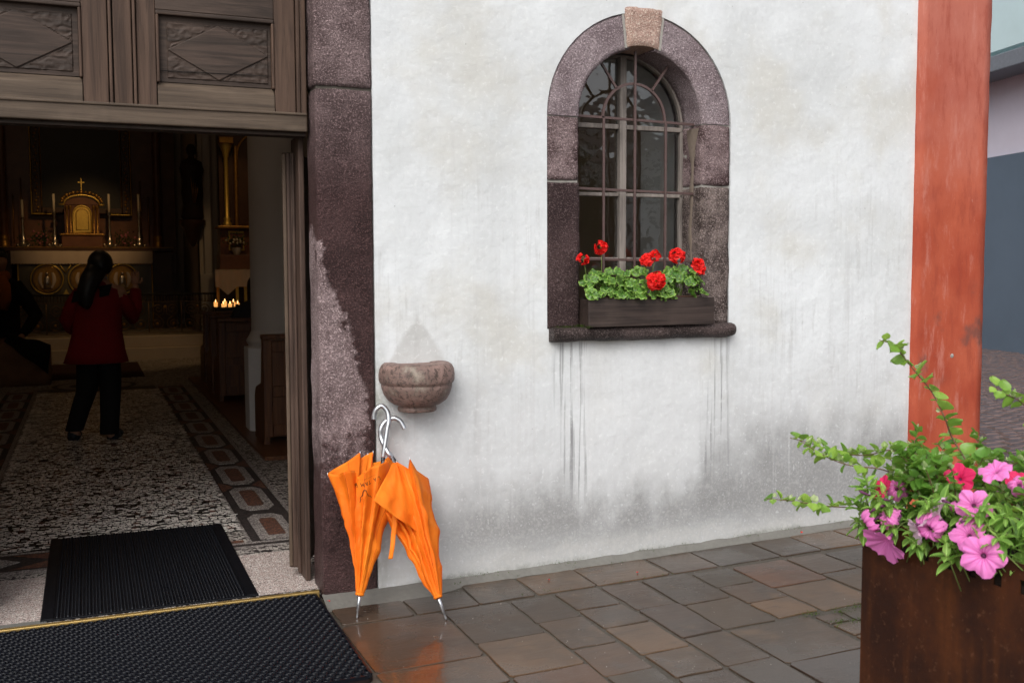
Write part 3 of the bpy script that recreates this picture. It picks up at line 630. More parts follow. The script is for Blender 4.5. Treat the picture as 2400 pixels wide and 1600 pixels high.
# ---- door: transom with carved lozenge panels, open leaf
door = bpy.data.objects.new('church_door', None); COL.objects.link(door); door.parent = church; door.matrix_parent_inverse = Matrix.Translation(-WL[church.name]); door.location = (-1, .15, 0); WL[door.name] = Vector((-1, .15, 0))
def dbx(name, mat, x0, x1, y0, y1, z0, z1, bev=.003): m = MB(); m.box(x0, x1, y0, y1, z0, z1); return m.build(name, mat, door, bevel=bev)
dbx('bottom_rail', TRANS, -1.80, -.272, .095, .20, 2.108, 2.186, .006)
dbx('weather_lip', TRANS, -1.80, -.274, .088, .13, 2.178, 2.190, .004)
dbx('rebate_bead', TRANSH, -1.80, -.272, .13, .215, 2.092, 2.1075, .002)
dbx('backing_board', TRANSH, -1.80, -.262, .155, .20, 2.186, 3.0, 0)
for x0, x1 in ((-.408, -.318), (-.978, -.902), (-1.19, -1.092), (-1.80, -1.70)): dbx('stile', TRANSV, x0, x1, .118, .155, 2.189, 3.0, .003)
dbx('stile', TRANSV, -.314, -.298, .106, .155, 2.189, 3.0, .004); dbx('stile', TRANSV, -.296, -.270, .112, .155, 2.189, 3.0, .004)
dbx('mullion_board', TRANSV, -1.070, -.998, .108, .155, 2.189, 3.0, .004)
for x in (-1.088, -.994): dbx('mullion_bead', TRANSV, x, x + .012, .100, .155, 2.189, 3.0, .004)
for x0, x1 in ((-.902, -.408), (-1.70, -1.19)):
    dbx('top_rail', TRANSH, x0 + .001, x1 - .001, .118, .155, 2.592, 3.0, .003)
    # sloping raised apron board under the panel
    m = MB(); m.prism([(.112, 2.189), (.155, 2.189), (.155, 2.30), (.146, 2.298), (.114, 2.262)], 'x', x0 + .003, x1 - .003); m.build('apron_board', TRANS, door, bevel=.002)
    for (a0, a1, b0, b1) in ((x0, x1, 2.572, 2.590), (x0, x0 + .014, 2.29, 2.573), (x1 - .014, x1, 2.29, 2.573)): dbx('panel_bead', TRANSV if a1 - a0 < .1 else TRANSH, a0 + .001, a1 - .001, .110, .150, b0, b1, .005)
    # flat field, carved rectangle, raised lozenge
    dbx('panel_field', TRANSH, x0 + .014, x1 - .014, .138, .154, 2.296, 2.573, 0)
    cx = -.645 if x0 > -1 else -1.437; hw, z0, z1 = .213, 2.312, 2.549; zc = (z0 + z1) / 2
    m = MB(); m.smooth = False
    def carve(u, v):
        X = cx - hw + 2 * hw * u; Z = z0 + (z1 - z0) * v; dd = abs(X - cx) / hw + abs(Z - zc) / ((z1 - z0) / 2); y = .134
        if u in (0, 1) or v in (0, 1): y = .139
        elif dd < 1.03: y = .135
        else:   # gouged leaf carving in the spandrels
            y = .1335 + .0016 * sin(7 * nz((X * 22, Z * 30, 1)) + 60 * (Z - zc) + 40 * abs(X - cx)) + .0012 * nz((X * 70, Z * 70, 4))
        return (X, y, Z)
    m.grid(carve, 84, 60, sm=False); m.build('carved_panel', TRANSH, door)
    m = MB(); m.prism([(cx - hw * .985, zc), (cx, z0 + .003), (cx + hw * .985, zc), (cx, z1 - .003)], 'y', .1285, .136); m.build('lozenge', TRANSH, door, bevel=.003)
m = MB(); m.box(-.885, -.42, .1265, .129, 2.343, 2.3455); m.v = [(x, y, z + (x + .65) * .015) for x, y, z in m.v]; m.build('shrinkage_crack', simple('crack_shadow_gap', (.01, .008, .007), .9), door)
# open leaf folded back and the frame post behind the jamb
dbx('frame_post', LEAFW, -.292, -.2655, .225, .40, .035, 2.108, .006)
def leafp(p, q, w):
    p, q = Vector(p), Vector(q); d = (q - p).normalized(); s = Vector((d.y, -d.x)) * w; m = MB(); m.prism([tuple(p), tuple(p + s), tuple(q + s), tuple(q)], 'z', .075, 2.04); m.build('door_leaf', LEAFW, door, bevel=.005)
leafp((-.346, .346), (.14, 1.15), .05); leafp((-1.60, .346), (-2.05, 1.15), -.07)
dbx('leaf_edge', LEAFE, -.346, -.330, .330, .344, .085, 2.035, .004)
dbx('leaf_bead', LEAFW, -.328, -.308, .322, .344, .08, 2.04, .006)
dbx('leaf_bead', LEAFW, -.306, -.293, .31, .344, .05, 2.04, .005)

# ================================================================== FLOORS AND MATS
FZ = .03
floor = MB(); floor.box(-6, 3.6, .09, 22, -.05, FZ); floor = floor.build('mosaic_floor', TERRM, kind='structure')
def sheet(m, x0, x1, y0, y1, z): m.add([(x0, y0, z), (x1, y0, z), (x1, y1, z), (x0, y1, z)], [(0, 1, 2, 3)])
m = MB(); sheet(m, -1.78, -.2, .10, .80, FZ + .003); m.build('threshold_mosaic', TERRW, floor)
def band(name, mat, x0, x1, y0, y1, z=FZ + .004): m = MB(); sheet(m, x0, x1, y0, y1, z); m.build(name, mat, floor)
# cross border: plain, mixed, line, rust, white, then corner field
for y0, y1, mt in ((.83, .93, TERRM), (.93, .965, TERRO), (.965, 1.01, TERRB), (1.01, 1.045, TERRO)): band('border_band', mt, -.56, .6, y0, y1)
band('border_band', TERRR, -.56, -.46, 1.05, 1.10)
for y0, y1, mt in ((.80, .86, TERRM), (.86, .95, TERRO), (.95, 1.26, TERRB), (1.26, 1.30, TERRO)): band('border_band', mt, -2.3, -.56, y0, y1)
for sgn, xa in ((1, -.42), (-1, -2.13)):
    band('border_band', TERRO, xa - .022, xa - .002, 1.05 if sgn > 0 else 1.3, 9.0); band('border_band', TERRB, xa, xa + .30, 1.05 if sgn > 0 else 1.3, 9.0); band('border_band', TERRO, xa + .302, xa + .33, 1.05 if sgn > 0 else 1.3, 9.0)
    band('border_band', TERRM, xa + .332, xa + .46, 1.05, 9.0)
    for k in range(10):
        yc = 1.32 + k * .80; cx = xa + .15; hw, hy = .103, .345; c = .045
        def octo(w, h, cc): return [(cx - w, yc - h + cc * 2), (cx - w + cc, yc - h), (cx + w - cc, yc - h), (cx + w, yc - h + cc * 2), (cx + w, yc + h - cc * 2), (cx + w - cc, yc + h), (cx - w + cc, yc + h), (cx - w, yc + h - cc * 2)]
        if k == 0 and sgn > 0: continue
        m = MB(); m.prism(octo(hw, hy, c), 'z', FZ + .004, FZ + .007); m.build('octagon_inlay', TERRO, floor)
        m = MB(); m.prism(octo(.05, .235, .018), 'z', FZ + .0072, FZ + .0095); m.build('rust_inlay', TERRR, floor)
        for s2 in (-1, 1):
            m = MB(); m.add([(cx + s2 * .145, yc + .24, FZ + .0055), (cx + s2 * .145, yc + .56, FZ + .0055), (cx + s2 * .06, yc + .40, FZ + .0055)], [(0, 1, 2) if s2 > 0 else (0, 2, 1)]); m.build('rust_inlay', TERRR, floor)
cx, yc = -.27, 1.32; m = MB(); m.prism([(cx - .10, 1.06), (cx + .10, 1.06), (cx + .10, 1.58), (cx + .05, 1.66), (cx - .055, 1.66), (cx - .1, 1.58)], 'z', FZ + .004, FZ + .007); m.build('octagon_inlay', TERRO, floor)
m = MB(); m.prism([(cx - .045, 1.14), (cx + .05, 1.14), (cx + .05, 1.50), (cx + .03, 1.54), (cx - .03, 1.54), (cx - .045, 1.50)], 'z', FZ + .0072, FZ + .0095); m.build('rust_inlay', TERRR, floor)
for xc_ in (-1.43,):
    for q in (1, -1): m = MB(); m.add([(xc_, 1.105 + q * .02, FZ + .0055), (xc_ + .17, 1.105 + q * .135, FZ + .0055), (xc_ - .17, 1.105 + q * .135, FZ + .0055)], [(0, 1, 2) if q > 0 else (0, 2, 1)]); m.build('rust_inlay', TERRR, floor)
m = MB(); m.prism([(-1.98, .99), (-1.68, .99), (-1.555, 1.105), (-1.68, 1.22), (-1.98, 1.22)], 'z', FZ + .0045, FZ + .007); m.build('octagon_inlay', TERRO, floor)
# field of loose laid tesserae: thousands of stones on dark grout
band('grout_bed', GROUT, -1.80, -.445, 1.31, 9.2, FZ + .002)
m = MB(); R = random.Random(11); y = 1.32
while y < 8.8:
    sy = .019 if y < 4.5 else .024; x = -1.795 + R.uniform(0, .02)
    if y < 1.55: sy = .0175
    while x < -.45:
        w = R.uniform(.021, .050) * (1 if y < 4.5 else 1.4); c = R.random(); cl = 1 if c < .24 else (2 if c < .28 else 0)
        # swirling fields of darker stones
        if noise.noise(Vector((x * 9, y * 7, 0))) > .30 and c < .55: cl = 1
        j = lambda: R.uniform(-.0032, .0032); h = sy * .41; z = FZ + .005 + R.uniform(0, .0012); a = w * .42; xc = x + w / 2; yy = y + R.uniform(-.004, .004)
        m.cur = cl; m.add([(xc - a + j(), yy - h + j(), z), (xc + j(), yy - h * 1.1, z), (xc + a + j(), yy - h + j(), z), (xc + a + j(), yy + h + j(), z), (xc + j(), yy + h * 1.1, z), (xc - a + j(), yy + h + j(), z)], [(0, 1, 2, 3, 4, 5)])
        x += w
    y += sy
m.build('tessera_field', [TESL, TESD, TESR], floor, kind='stuff')

# outer rubber ring mat
mat1 = thing('ring_mat', 'large black rubber mat with round holes lying outside the doorway against the brass strip', 'door mat', (-1.1, -.45, 0))
X0, X1, Y0, Y1 = -2.0, -.279, -.965, .055
m = MB(); m.prism([(X0, Y0), (X1 - .02, Y0), (X1, Y0 + .02), (X1, Y1), (X0, Y1)], 'z', -.002, .012); m.build('mat_base', RUBBASE, mat1)
m = MB(); m.smooth = True; seg = 12; pit = .0365; ry = pit * .866; ro, ri, zt, zb = .0176, .0118, .029, .012; j = 0; y = Y0 + .02
prof = [(ri, zb), (ri + .0010, zt - .002), (ri + .0026, zt), (ri + .0042, zt - .003), (ro, zt - .011), (ro + .0012, zb + .004)]
while y < Y1 - .012:
    x = X0 + .02 + (pit / 2 if j % 2 else 0)
    while x < X1 - .012: m.lathe(prof, x, y, 0, seg=seg); x += pit
    y += ry; j += 1
for (a, b, c, d) in ((X1 - .009, X1, Y0 + .02, Y1), (X0, X1 - .01, Y1 - .008, Y1), (X0, X1 - .02, Y0, Y0 + .008)): m.smooth = False; m.box(a, b, c, d, .012, .026)
m.build('mat_rings', RUB, mat1)
# brass threshold strip
th = MB(); th.box(-1.765, -.262, .056, .0825, -.01, .0345); o = th.build('threshold_strip', BRASS, bevel=.003); tag(o, 'thin worn brass strip edging the church doorway sill', 'threshold strip')
m = MB(); m.box(-1.9, -1.40, .083, .125, .0, .0345); m.build('threshold_mortar', CEMENT, floor)
# inner ribbed mat
mat2 = thing('ribbed_mat', 'smaller black ribbed rubber mat lying on the mosaic floor just inside the door', 'door mat', (-.98, .8, FZ))
A0, A1, B0, B1 = -1.425, -.528, .10, 1.502
m = MB(); m.box(A0, A1, B0, B1, FZ + .001, FZ + .009); m.build('mat_base', RUB2, mat2, bevel=.002)
for p, q in ((A0 + .004, A0 + .05), (A1 - .05, A1 - .004)): m = MB(); m.box(p, q, B0 + .004, B1 - .004, FZ + .009, FZ + .0125); m.build('mat_border', RUB2, mat2, bevel=.0015)
m = MB(); m.smooth = True; x = A0 + .065; k = 0
while x < A1 - .06:
    big = k % 3 == 0; y = B0 + .02
    r = .0062 if big else .0034; st = .016 if big else .012
    if not big or True:
        while y < B1 - .01:
            h = .0095 if big else .0045; z0 = FZ + .0085; s6 = [(x + r * cos(q * pi / 3), y + r * 1.15 * sin(q * pi / 3), z0) for q in range(6)]
            m.add(s6 + [(x + (a - x) * .6, y + (b - y) * .6, z0 + h) for a, b, _ in s6], [(q, (q + 1) % 6, 6 + (q + 1) % 6, 6 + q) for q in range(6)] + [(6, 7, 8, 9, 10, 11)]); y += st
    x += .0142; k += 1
m.build('mat_studs', RUB2, mat2)

# ================================================================== INTERIOR OF THE CHURCH
nave = MB()
def qd(m, *p): m.add(list(p), [tuple(range(len(p)))])
def wallq(name, mat, *p): m = MB(); qd(m, *p); o = m.build(name, mat, kind='structure'); return o
wallq('nave_side_wall', WHITEW, (3.2, .7, 0), (3.2, 14.0, 0), (3.2, 14.0, 8), (3.2, .7, 8))
wallq('nave_side_wall', WHITEW, (-5.6, .7, 0), (-5.6, 14.0, 0), (-5.6, 14.0, 8), (-5.6, .7, 8))
wallq('nave_ceiling', WHITEW, (-5.6, .0, 5.5), (3.64, .0, 5.5), (3.64, 18, 5.5), (-5.6, 18, 5.5))
wallq('nave_outer_side', WHITEW, (-7, .7, -.05), (-5.6, .7, -.05), (-5.6, .7, 5.5), (-7, .7, 5.5))
wallq('chancel_back_wall', WHITEW, (-3.6, 17.2, 0), (1.2, 17.2, 0), (1.2, 17.2, 8), (-3.6, 17.2, 8))
wallq('chancel_side_wall', WHITEW, (.62, 14.05, 0), (.62, 17.2, 0), (.62, 17.2, 8), (.62, 14.05, 8))
wallq('chancel_side_wall', WHITEW, (-3.1, 14.05, 0), (-3.1, 17.2, 0), (-3.1, 17.2, 8), (-3.1, 14.05, 8))
m = MB(); m.box(.62, 3.2, 14.0, 14.3, 0, 6); m.box(-5.6, -3.1, 14.0, 14.3, 0, 6); m.build('nave_end_wall', WHITEW, kind='structure')
pil = thing('wall_pilaster', 'pale narrow wall pilaster on a low plinth beside the side altar', 'pilaster', (.75, 14, .03))
m = MB(); m.box(.69, .81, 13.86, 13.99, 1.42, 5.4); m.build('shaft', COLW, pil); m = MB(); m.box(.61, .83, 13.82, 13.98, .03, 1.42); m.build('plinth', COLW, pil, bevel=.01)
m = MB(); m.box(.925, .98, 13.88, 13.99, 1.2, 5.4); m.build('pilaster_strip', COLW, pil)
# chancel steps and platform
m = MB(); m.box(-5.6, 3.2, 13.25, 17.2, .0, .22); m.box(-5.6, 3.2, 13.42, 17.2, .22, .405); m.build('chancel_step', MARBW, kind='structure', bevel=.01)
m = MB(); m.box(-2.1, -.5, 10.4, 12.7, FZ + .001, FZ + .012); tag(m.build('floor_shade', simple('dark_brown_shade', (.035, .014, .010), .9, var=.3)), 'dark brown sheet for the shadow painted on the mosaic before the altar steps', 'painted shadow')  # dark sheet laid in as the floor shadow before the steps
# oval rosette inlaid in the floor
for r, mt, z in ((.50, TERRB, .005), (.44, TERRO, .0062), (.30, TERRB, .0074), (.22, TERRO, .0086)):
    m = MB(); m.add([(-1.15 + r * cos(a * pi / 16), 9.45 + r * sin(a * pi / 16), FZ + z) for a in range(32)], [tuple(range(32))]); m.build('rosette_ring', mt, floor)
# altar
alt = thing('high_altar', 'high altar with white linen cloth and gilt angel medallions behind the scrolled railing', 'altar', (-1.24, 15.8, .4))
m = MB(); m.box(-2.32, -.08, 15.52, 16.3, .405, 1.59); m.build('altar_front', GMARB, alt)
m = MB(); m.box(-.07, .28, 15.6, 16.3, .405, 1.80); m.build('side_block', DWOOD, alt); m = MB(); m.box(-2.9, -2.42, 15.6, 16.3, .405, 1.8); m.build('side_block', DWOOD, alt)
m = MB(); nu = 90
m.smooth = True
m.grid(lambda u, v: (-2.42 + 2.35 * u, 15.47 + .006 * sin(u * 60) * (1 - v), 1.60 + .235 * v + (.012 * abs(sin(u * 140)) if v == 0 else 0)), 280, 2)
qd(m, (-2.42, 15.47, 1.835), (-.07, 15.47, 1.835), (-.07, 16, 1.835), (-2.42, 16, 1.835)); m.build('altar_cloth', LINEN, alt)
for x in (-2.315, -.085):
    m = MB(); m.tube([(x, 15.5, .45), (x, 15.5, 1.59)], .014, 6); m.build('gilt_edge', GOLD, alt)
for x in (-1.853, -1.24, -.60):
    m = MB(); m.tube([(x + .265 * cos(t * pi / 18), 15.50, 1.335 + .265 * sin(t * pi / 18)) for t in range(37)], .014, 6, cap=False); m.build('medallion_ring', GOLD, alt)
    m = MB(); m.tube([(x + .225 * cos(t * pi / 18), 15.505, 1.335 + .225 * sin(t * pi / 18)) for t in range(37)], .007, 6, cap=False); m.build('medallion_ring', DGOLD, alt)
    m = MB(); m.add([(x + .215 * cos(t * pi / 12), 15.514, 1.335 + .215 * sin(t * pi / 12)) for t in range(24)], [tuple(range(24))]); m.build('medallion_ground', DGOLD, alt)
    m = MB()   # small gilt angel relief: body, head, two drooping wings
    m.lathe([(.001, -.19), (.085, -.18), (.06, -.05), (.05, .03), (.02, .06), (.001, .065)], x, 15.505, 1.335, seg=10, sy=.4); m.ball((x, 15.495, 1.335 + .095), .033, 8)
    m.build('angel_figure', SILV, alt)
    for s in (-1, 1):
        m = MB(); m.grid(lambda u, v: (x + s * (.055 + .075 * sin(pi * (v * .8 + .15)) * (.4 + .6 * u) + .02 * u), 15.50 - .02 * sin(pi * u), 1.335 + .12 - .28 * v), 4, 8); m.build('angel_wing', LINEN, alt)
for x in (-1.545, -.92):
    for s in (-1, 1): m = MB(); m.tube([(x, 15.505, 1.45), (x + s * .09, 15.505, 1.585)], .01, 5); m.build('gilt_vine', GOLD, alt)
    m = MB(); m.prism([(x - .05, 1.06), (x + .05, 1.06), (x, 1.16)], 'y', 15.498, 15.515); m.build('gilt_vine', GOLD, alt)
m = MB(); m.box(-2.95, .335, 15.96, 16.45, 1.838, 1.92); m.build('altar_ledge', DWOOD, alt, bevel=.012)
m = MB(); m.box(-2.95, .337, 15.95, 15.965, 1.905, 1.915); m.build('ledge_gilt_line', DGOLD, alt)
ret = thing('altarpiece', 'tall dark altarpiece with a gilt framed painting and brown marble columns', 'altarpiece', (-1.24, 16.8, 1.9))
m = MB(); m.box(-2.9, .45, 16.75, 17.1, .4, 6); m.build('back_panel', MARB, ret)
m = MB(); m.box(-1.95, -.52, 16.62, 16.66, 2.62, 5.4); m.build('painting', PAINTG, ret)
def frame_piece(x0, x1, z0, z1, mat, y=16.58, name='frame_moulding'): m = MB(); m.box(x0, x1, y, 16.74, z0, z1); m.build(name, mat, ret, bevel=.012)
frame_piece(-2.09, -1.94, 2.56, 5.5, DWOOD); frame_piece(-.53, -.38, 2.56, 5.5, DWOOD); frame_piece(-1.935, -.535, 2.56, 2.66, DWOOD)
for x0, x1, z0, z1, mt in ((-2.115, -2.095, 2.53, 5.5, GOLD), (-.378, -.358, 2.53, 5.5, GOLD), (-2.09, -1.70, 2.53, 2.552, GOLD), (-.80, -.384, 2.53, 2.552, GOLD), (-.552, -.535, 2.67, 5.5, DGOLD), (-1.938, -1.925, 2.67, 5.5, DGOLD)): frame_piece(x0, x1, z0, z1, mt, 16.56, 'gilt_fillet')
R = random.Random(5)
for sx in (-.455, -2.015):
    m = MB()
    for k in range(46):
        z = 2.6 + k * .062; m.ball((sx + .025 * sin(k * 1.9), 16.565, z), R.uniform(.014, .028), 6, (1, .6, 1))
    m.build('carved_garland', DGOLD, ret)
for x in (.10, -2.58):
    m = MB(); m.lathe([(.1, 1.93), (.1, 2.0), (.075, 2.02), (.095, 2.06), (.085, 2.1), (.085, 2.14)], x, 16.5, 0, 14); m.build('column_base', DGOLD, ret)
    m = MB(); m.lathe([(.075, 2.14), (.075, 5.6)], x, 16.5, 0, 16); m.build('column_shaft', MARB, ret)
for x in (-.20, -2.28, -.06, -2.42): m = MB(); m.tube([(x, 16.6, 2.0), (x, 16.6, 3.2 if abs(x + 1.24) < 1.1 else 2.9)], .011, 6); m.build('gilt_rod', DGOLD, ret)
tab = thing('tabernacle', 'gilt tabernacle with round arched golden door and a cross on its curved top', 'tabernacle', (-1.243, 16.1, 1.92))
m = MB(); m.box(-1.60, -.90, 15.97, 16.4, 1.921, 2.13); m.build('plinth', MARB, tab, bevel=.01); m = MB(); m.box(-1.63, -.87, 15.94, 16.4, 2.13, 2.16); m.build('plinth_cornice', DGOLD, tab, bevel=.006)
m = MB(); m.box(-1.54, -.95, 16.0, 16.4, 2.16, 2.69); m.prism([(-1.52, 2.68)] + [(-1.245 + .30 * cos(t), 2.68 + .15 * sin(t)) for t in [pi - k * pi / 10 for k in range(11)]], 'y', 16.0, 16.4); m.build('body', MARB, tab)
A = [(-1.243 + .155 * cos(t), 2.515 + .155 * sin(t)) for t in [k * pi / 12 for k in range(13)]]
m = MB(); m.prism([(-1.398, 2.18), (-1.088, 2.18)] + A, 'y', 15.985, 16.0); m.build('door', GOLD, tab)
m = MB(); m.tube([(-1.088, 15.98, 2.18)] + [(a, 15.98, b) for a, b in A] + [(-1.398, 15.98, 2.18), (-1.088, 15.98, 2.18)], .016, 6); m.build('door_frame', GOLD, tab)
m = MB(); m.tube([(-1.243 + .105 * cos(t), 15.98, 2.51 + .105 * sin(t)) for t in [k * pi / 10 for k in range(11)]] + [(-1.348, 15.98, 2.23), (-1.138, 15.98, 2.23), (-1.138, 15.98, 2.5)], .008, 5); m.build('door_relief', DGOLD, tab)
for x in (-1.50, -1.44, -1.045, -.985): m = MB(); m.lathe([(.026, 2.16), (.026, 2.2), (.017, 2.21), (.017, 2.60), (.028, 2.63), (.028, 2.67)], x, 15.975, 0, 8); m.build('colonnette', DGOLD, tab)
m = MB(); m.tube([(-1.63, 15.96, 2.69), (-1.54, 15.96, 2.69)] + [(-1.243 + .30 * cos(t), 15.96, 2.70 + .165 * sin(t)) for t in [pi - k * pi / 12 for k in range(13)]] + [(-.945, 15.96, 2.69), (-.86, 15.96, 2.69)], .017, 6); m.build('pediment_moulding', GOLD, tab)
m = MB()
for k in range(15): t = pi * (k + .5) / 15; m.ball((-1.243 + .34 * cos(t), 15.98, 2.73 + .19 * sin(t)), .026 + .01 * (k % 2), 6)
m.build('crest_scrolls', DGOLD, tab)
m = MB(); m.box(-1.253, -1.233, 15.98, 16.0, 2.88, 3.17); m.box(-1.30, -1.186, 15.98, 16.0, 3.085, 3.105); m.lathe([(.03, 2.86), (.012, 2.93)], -1.243, 15.99, 0, 8); m.build('cross', GOLD, tab, bevel=.004)
def candlestick(x, z1, lab):
    t = thing('candlestick', lab, 'candlestick', (x, 16.05, 1.92), 'altar candlesticks')
    m = MB(); m.lathe([(.12, 1.921), (.10, 1.95), (.05, 2.0), (.07, 2.03), (.03, 2.07), (.045, 2.13), (.018, 2.2), (.03, 2.26), (.015, 2.33), (.028, 2.4), (.014, 2.46), (.045, z1 - .02), (.045, z1)], x, 16.05, 0, 12)
    for k in range(3): m.ball((x + .11 * cos(k * 2.1 - .5), 16.05 + .08 * sin(k * 2.1 - .5), 1.95), .03, 6)
    m.build('stand', SILV, t); m = MB(); m.lathe([(.001, z1), (.022, z1), (.021, z1 + .33), (.001, z1 + .335)], x, 16.05, 0, 10); m.build('candle', WAX, t)
candlestick(-2.24, 2.43, 'leftmost silver altar candlestick with white candle'); candlestick(-1.716, 2.55, 'silver candlestick just left of the gilt tabernacle')
candlestick(-.78, 2.565, 'silver candlestick just right of the gilt tabernacle'); candlestick(-.262, 2.575, 'rightmost silver altar candlestick by the frame corner')
def bouquet(name, cx, cy, cz, w, h, n, lm, fm, lab, cat, seed, fr_=.012, par=None):
    R = random.Random(seed); t = thing(name, lab, cat, (cx, cy, cz)); m = MB()
    for k in range(n):
        p = Vector((cx + R.gauss(0, w * .4), cy + R.gauss(0, .05), cz + abs(R.gauss(h * .45, h * .25)))); d = Vector((R.uniform(-1, 1), R.uniform(-1, .4), R.uniform(-.5, 1))).normalized(); s = d.orthogonal() * .012; L = .045
        m.add([p, p + d * L * .5 + s, p + d * L, p + d * L * .5 - s], [(0, 1, 2, 3)])
    m.build('foliage', lm, t)
    for k in range(max(4, n // 12)):
        m = MB(); m.ball((cx + R.gauss(0, w * .35), cy - .05 + R.uniform(-.03, .02), cz + R.uniform(.2, 1) * h), R.uniform(.7, 1.2) * fr_, 6); m.build('bloom', fm, t)
    return t
DLEAF = simple('dark_leaf', (.03, .05, .018), .5); PKF = simple('dusky_pink_bloom', (.35, .12, .15), .7); WHF = simple('cream_bloom', (.60, .55, .45), .7)
bouquet('altar_bouquet', -1.97, 16.1, 1.92, .3, .3, 160, DLEAF, PKF, 'dark flower arrangement on the altar ledge left of the tabernacle', 'flowers', 1, .018)
bouquet('altar_bouquet', -.52, 16.1, 1.92, .28, .3, 160, DLEAF, PKF, 'dark flower arrangement on the altar ledge right of the tabernacle', 'flowers', 2, .018)
# statue on a bracket
sta = thing('statue', 'dark robed statue with gilt folds standing on a wall bracket left of the pale pilaster', 'statue', (.5, 13.85, 2.2))
m = MB(); m.lathe([(.001, 3.62), (.05, 3.61), (.085, 3.54), (.08, 3.47), (.045, 3.42), (.06, 3.38), (.17, 3.32), (.2, 3.2), (.17, 3.0), (.18, 2.8), (.16, 2.6), (.19, 2.38), (.15, 2.34), (.001, 2.34)], .5, 13.8, 0, 14, sy=.7); m.build('figure', simple('painted_dark_wood', (.035, .02, .014), .5, var=.5), sta)
for k in range(4): m = MB(); m.tube([(.47 + k * .035, 13.66, 3.05 - k * .05), (.49 + k * .03, 13.655, 2.85), (.5 + k * .012, 13.67, 2.62)], [.004, .012, .003], 5); m.build('gilt_fold', DGOLD, sta)
m = MB(); m.lathe([(.22, 2.34), (.22, 2.26), (.15, 2.2), (.12, 2.05), (.03, 1.9), (.001, 1.88)], .5, 13.85, 0, 12); m.build('bracket', DWOOD, sta)
# side altar
sa = thing('side_altar', 'gilt side altar with slim golden column, white cloth table and small framed icon', 'altar', (1.2, 12.9, 0))
m = MB(); m.box(.80, 1.9, 12.7, 13.2, .03, 1.5); m.build('altar_base', DWOOD, sa); m = MB(); m.box(.79, 1.9, 12.55, 13.1, 1.50, 1.73); m.build('gradine', MARB, sa, bevel=.01)
m = MB(); m.box(.82, 1.9, 12.72, 13.1, 1.73, 2.16); m.build('pedestal', MARB, sa); m = MB(); m.box(.78, 1.9, 12.62, 13.1, 2.16, 2.20); m.build('cornice', DGOLD, sa, bevel=.008)
m = MB(); m.box(.95, 1.2, 12.70, 12.715, 1.80, 2.12); m.build('icon', GOLD, sa, bevel=.006); m = MB(); m.box(.975, 1.175, 12.69, 12.70, 1.83, 2.09); m.build('icon_picture', MARB, sa)
m = MB(); m.box(.84, 1.9, 12.85, 13.1, 2.2, 5); m.build('back_panel', DWOOD, sa)
m = MB(); m.lathe([(.07, 2.2), (.07, 2.25), (.045, 2.28), (.06, 2.32), (.036, 2.35), (.034, 3.3), (.05, 3.33), (.05, 3.36), (.09, 3.48), (.1, 3.52)], .94, 12.75, 0, 14); m.build('column', GOLD, sa)
m = MB(); m.lathe([(.03, 2.2), (.03, 3.5)], 1.10, 12.8, 0, 10); m.build('column', DGOLD, sa)
m = MB(); m.box(.83, 1.05, 12.62, 12.9, 3.52, 3.62); m.build('capital', DGOLD, sa, bevel=.01)
m = MB(); m.tube([(1.12, 12.8, 3.0)] + [(1.5 - .38 * cos(t * pi / 16), 12.8, 3.35 + .38 * sin(t * pi / 16)) for t in range(9)], .02, 6); m.build('arch_moulding', DGOLD, sa)
m = MB(); m.smooth = True   # cloth with a hanging corner
m.grid(lambda u, v: (.68 + 1.0 * u, 12.30 + .012 * sin(u * 40), 1.50 - v * (.28 + (.13 * max(0, 1 - abs(u - .19) * 7)) - (0 if u > .1 else .0))), 60, 6); qd(m, (.68, 12.3, 1.502), (1.68, 12.3, 1.502), (1.68, 12.6, 1.502), (.68, 12.6, 1.502)); m.build('table_cloth', LINEN, sa)
for x in (.70, 1.0, 1.13, 1.3): m = MB(); m.box(x, x + .045, 12.34, 12.38, .45, 1.42); m.build('gilt_leg', GOLD if x > .9 else DGOLD, sa)
pt = thing('flower_pot', 'white pot of cream flowers standing on the side altar', 'flower pot', (1.07, 12.55, 1.505))
m = MB(); m.lathe([(.04, 1.731), (.075, 1.80), (.08, 1.85)], 1.06, 12.6, 0, 12); m.build('pot', COLW, pt)
R = random.Random(8); m = MB()
for k in range(150):
    p = Vector((1.07 + R.gauss(0, .09), 12.58 + R.gauss(0, .05), 1.9 + R.gauss(.05, .06))); d = Vector((R.uniform(-1, 1), R.uniform(-1, .4), R.uniform(-.5, 1))).normalized(); s = d.orthogonal() * .012; m.add([p, p + d * .02 + s, p + d * .045, p + d * .02 - s], [(0, 1, 2, 3)])
m.build('foliage', DLEAF, pt)
for k in range(14): m = MB(); m.ball((1.07 + R.gauss(0, .09), 12.5, 1.92 + R.gauss(.03, .05)), .017, 6); m.build('bloom', WHF, pt)
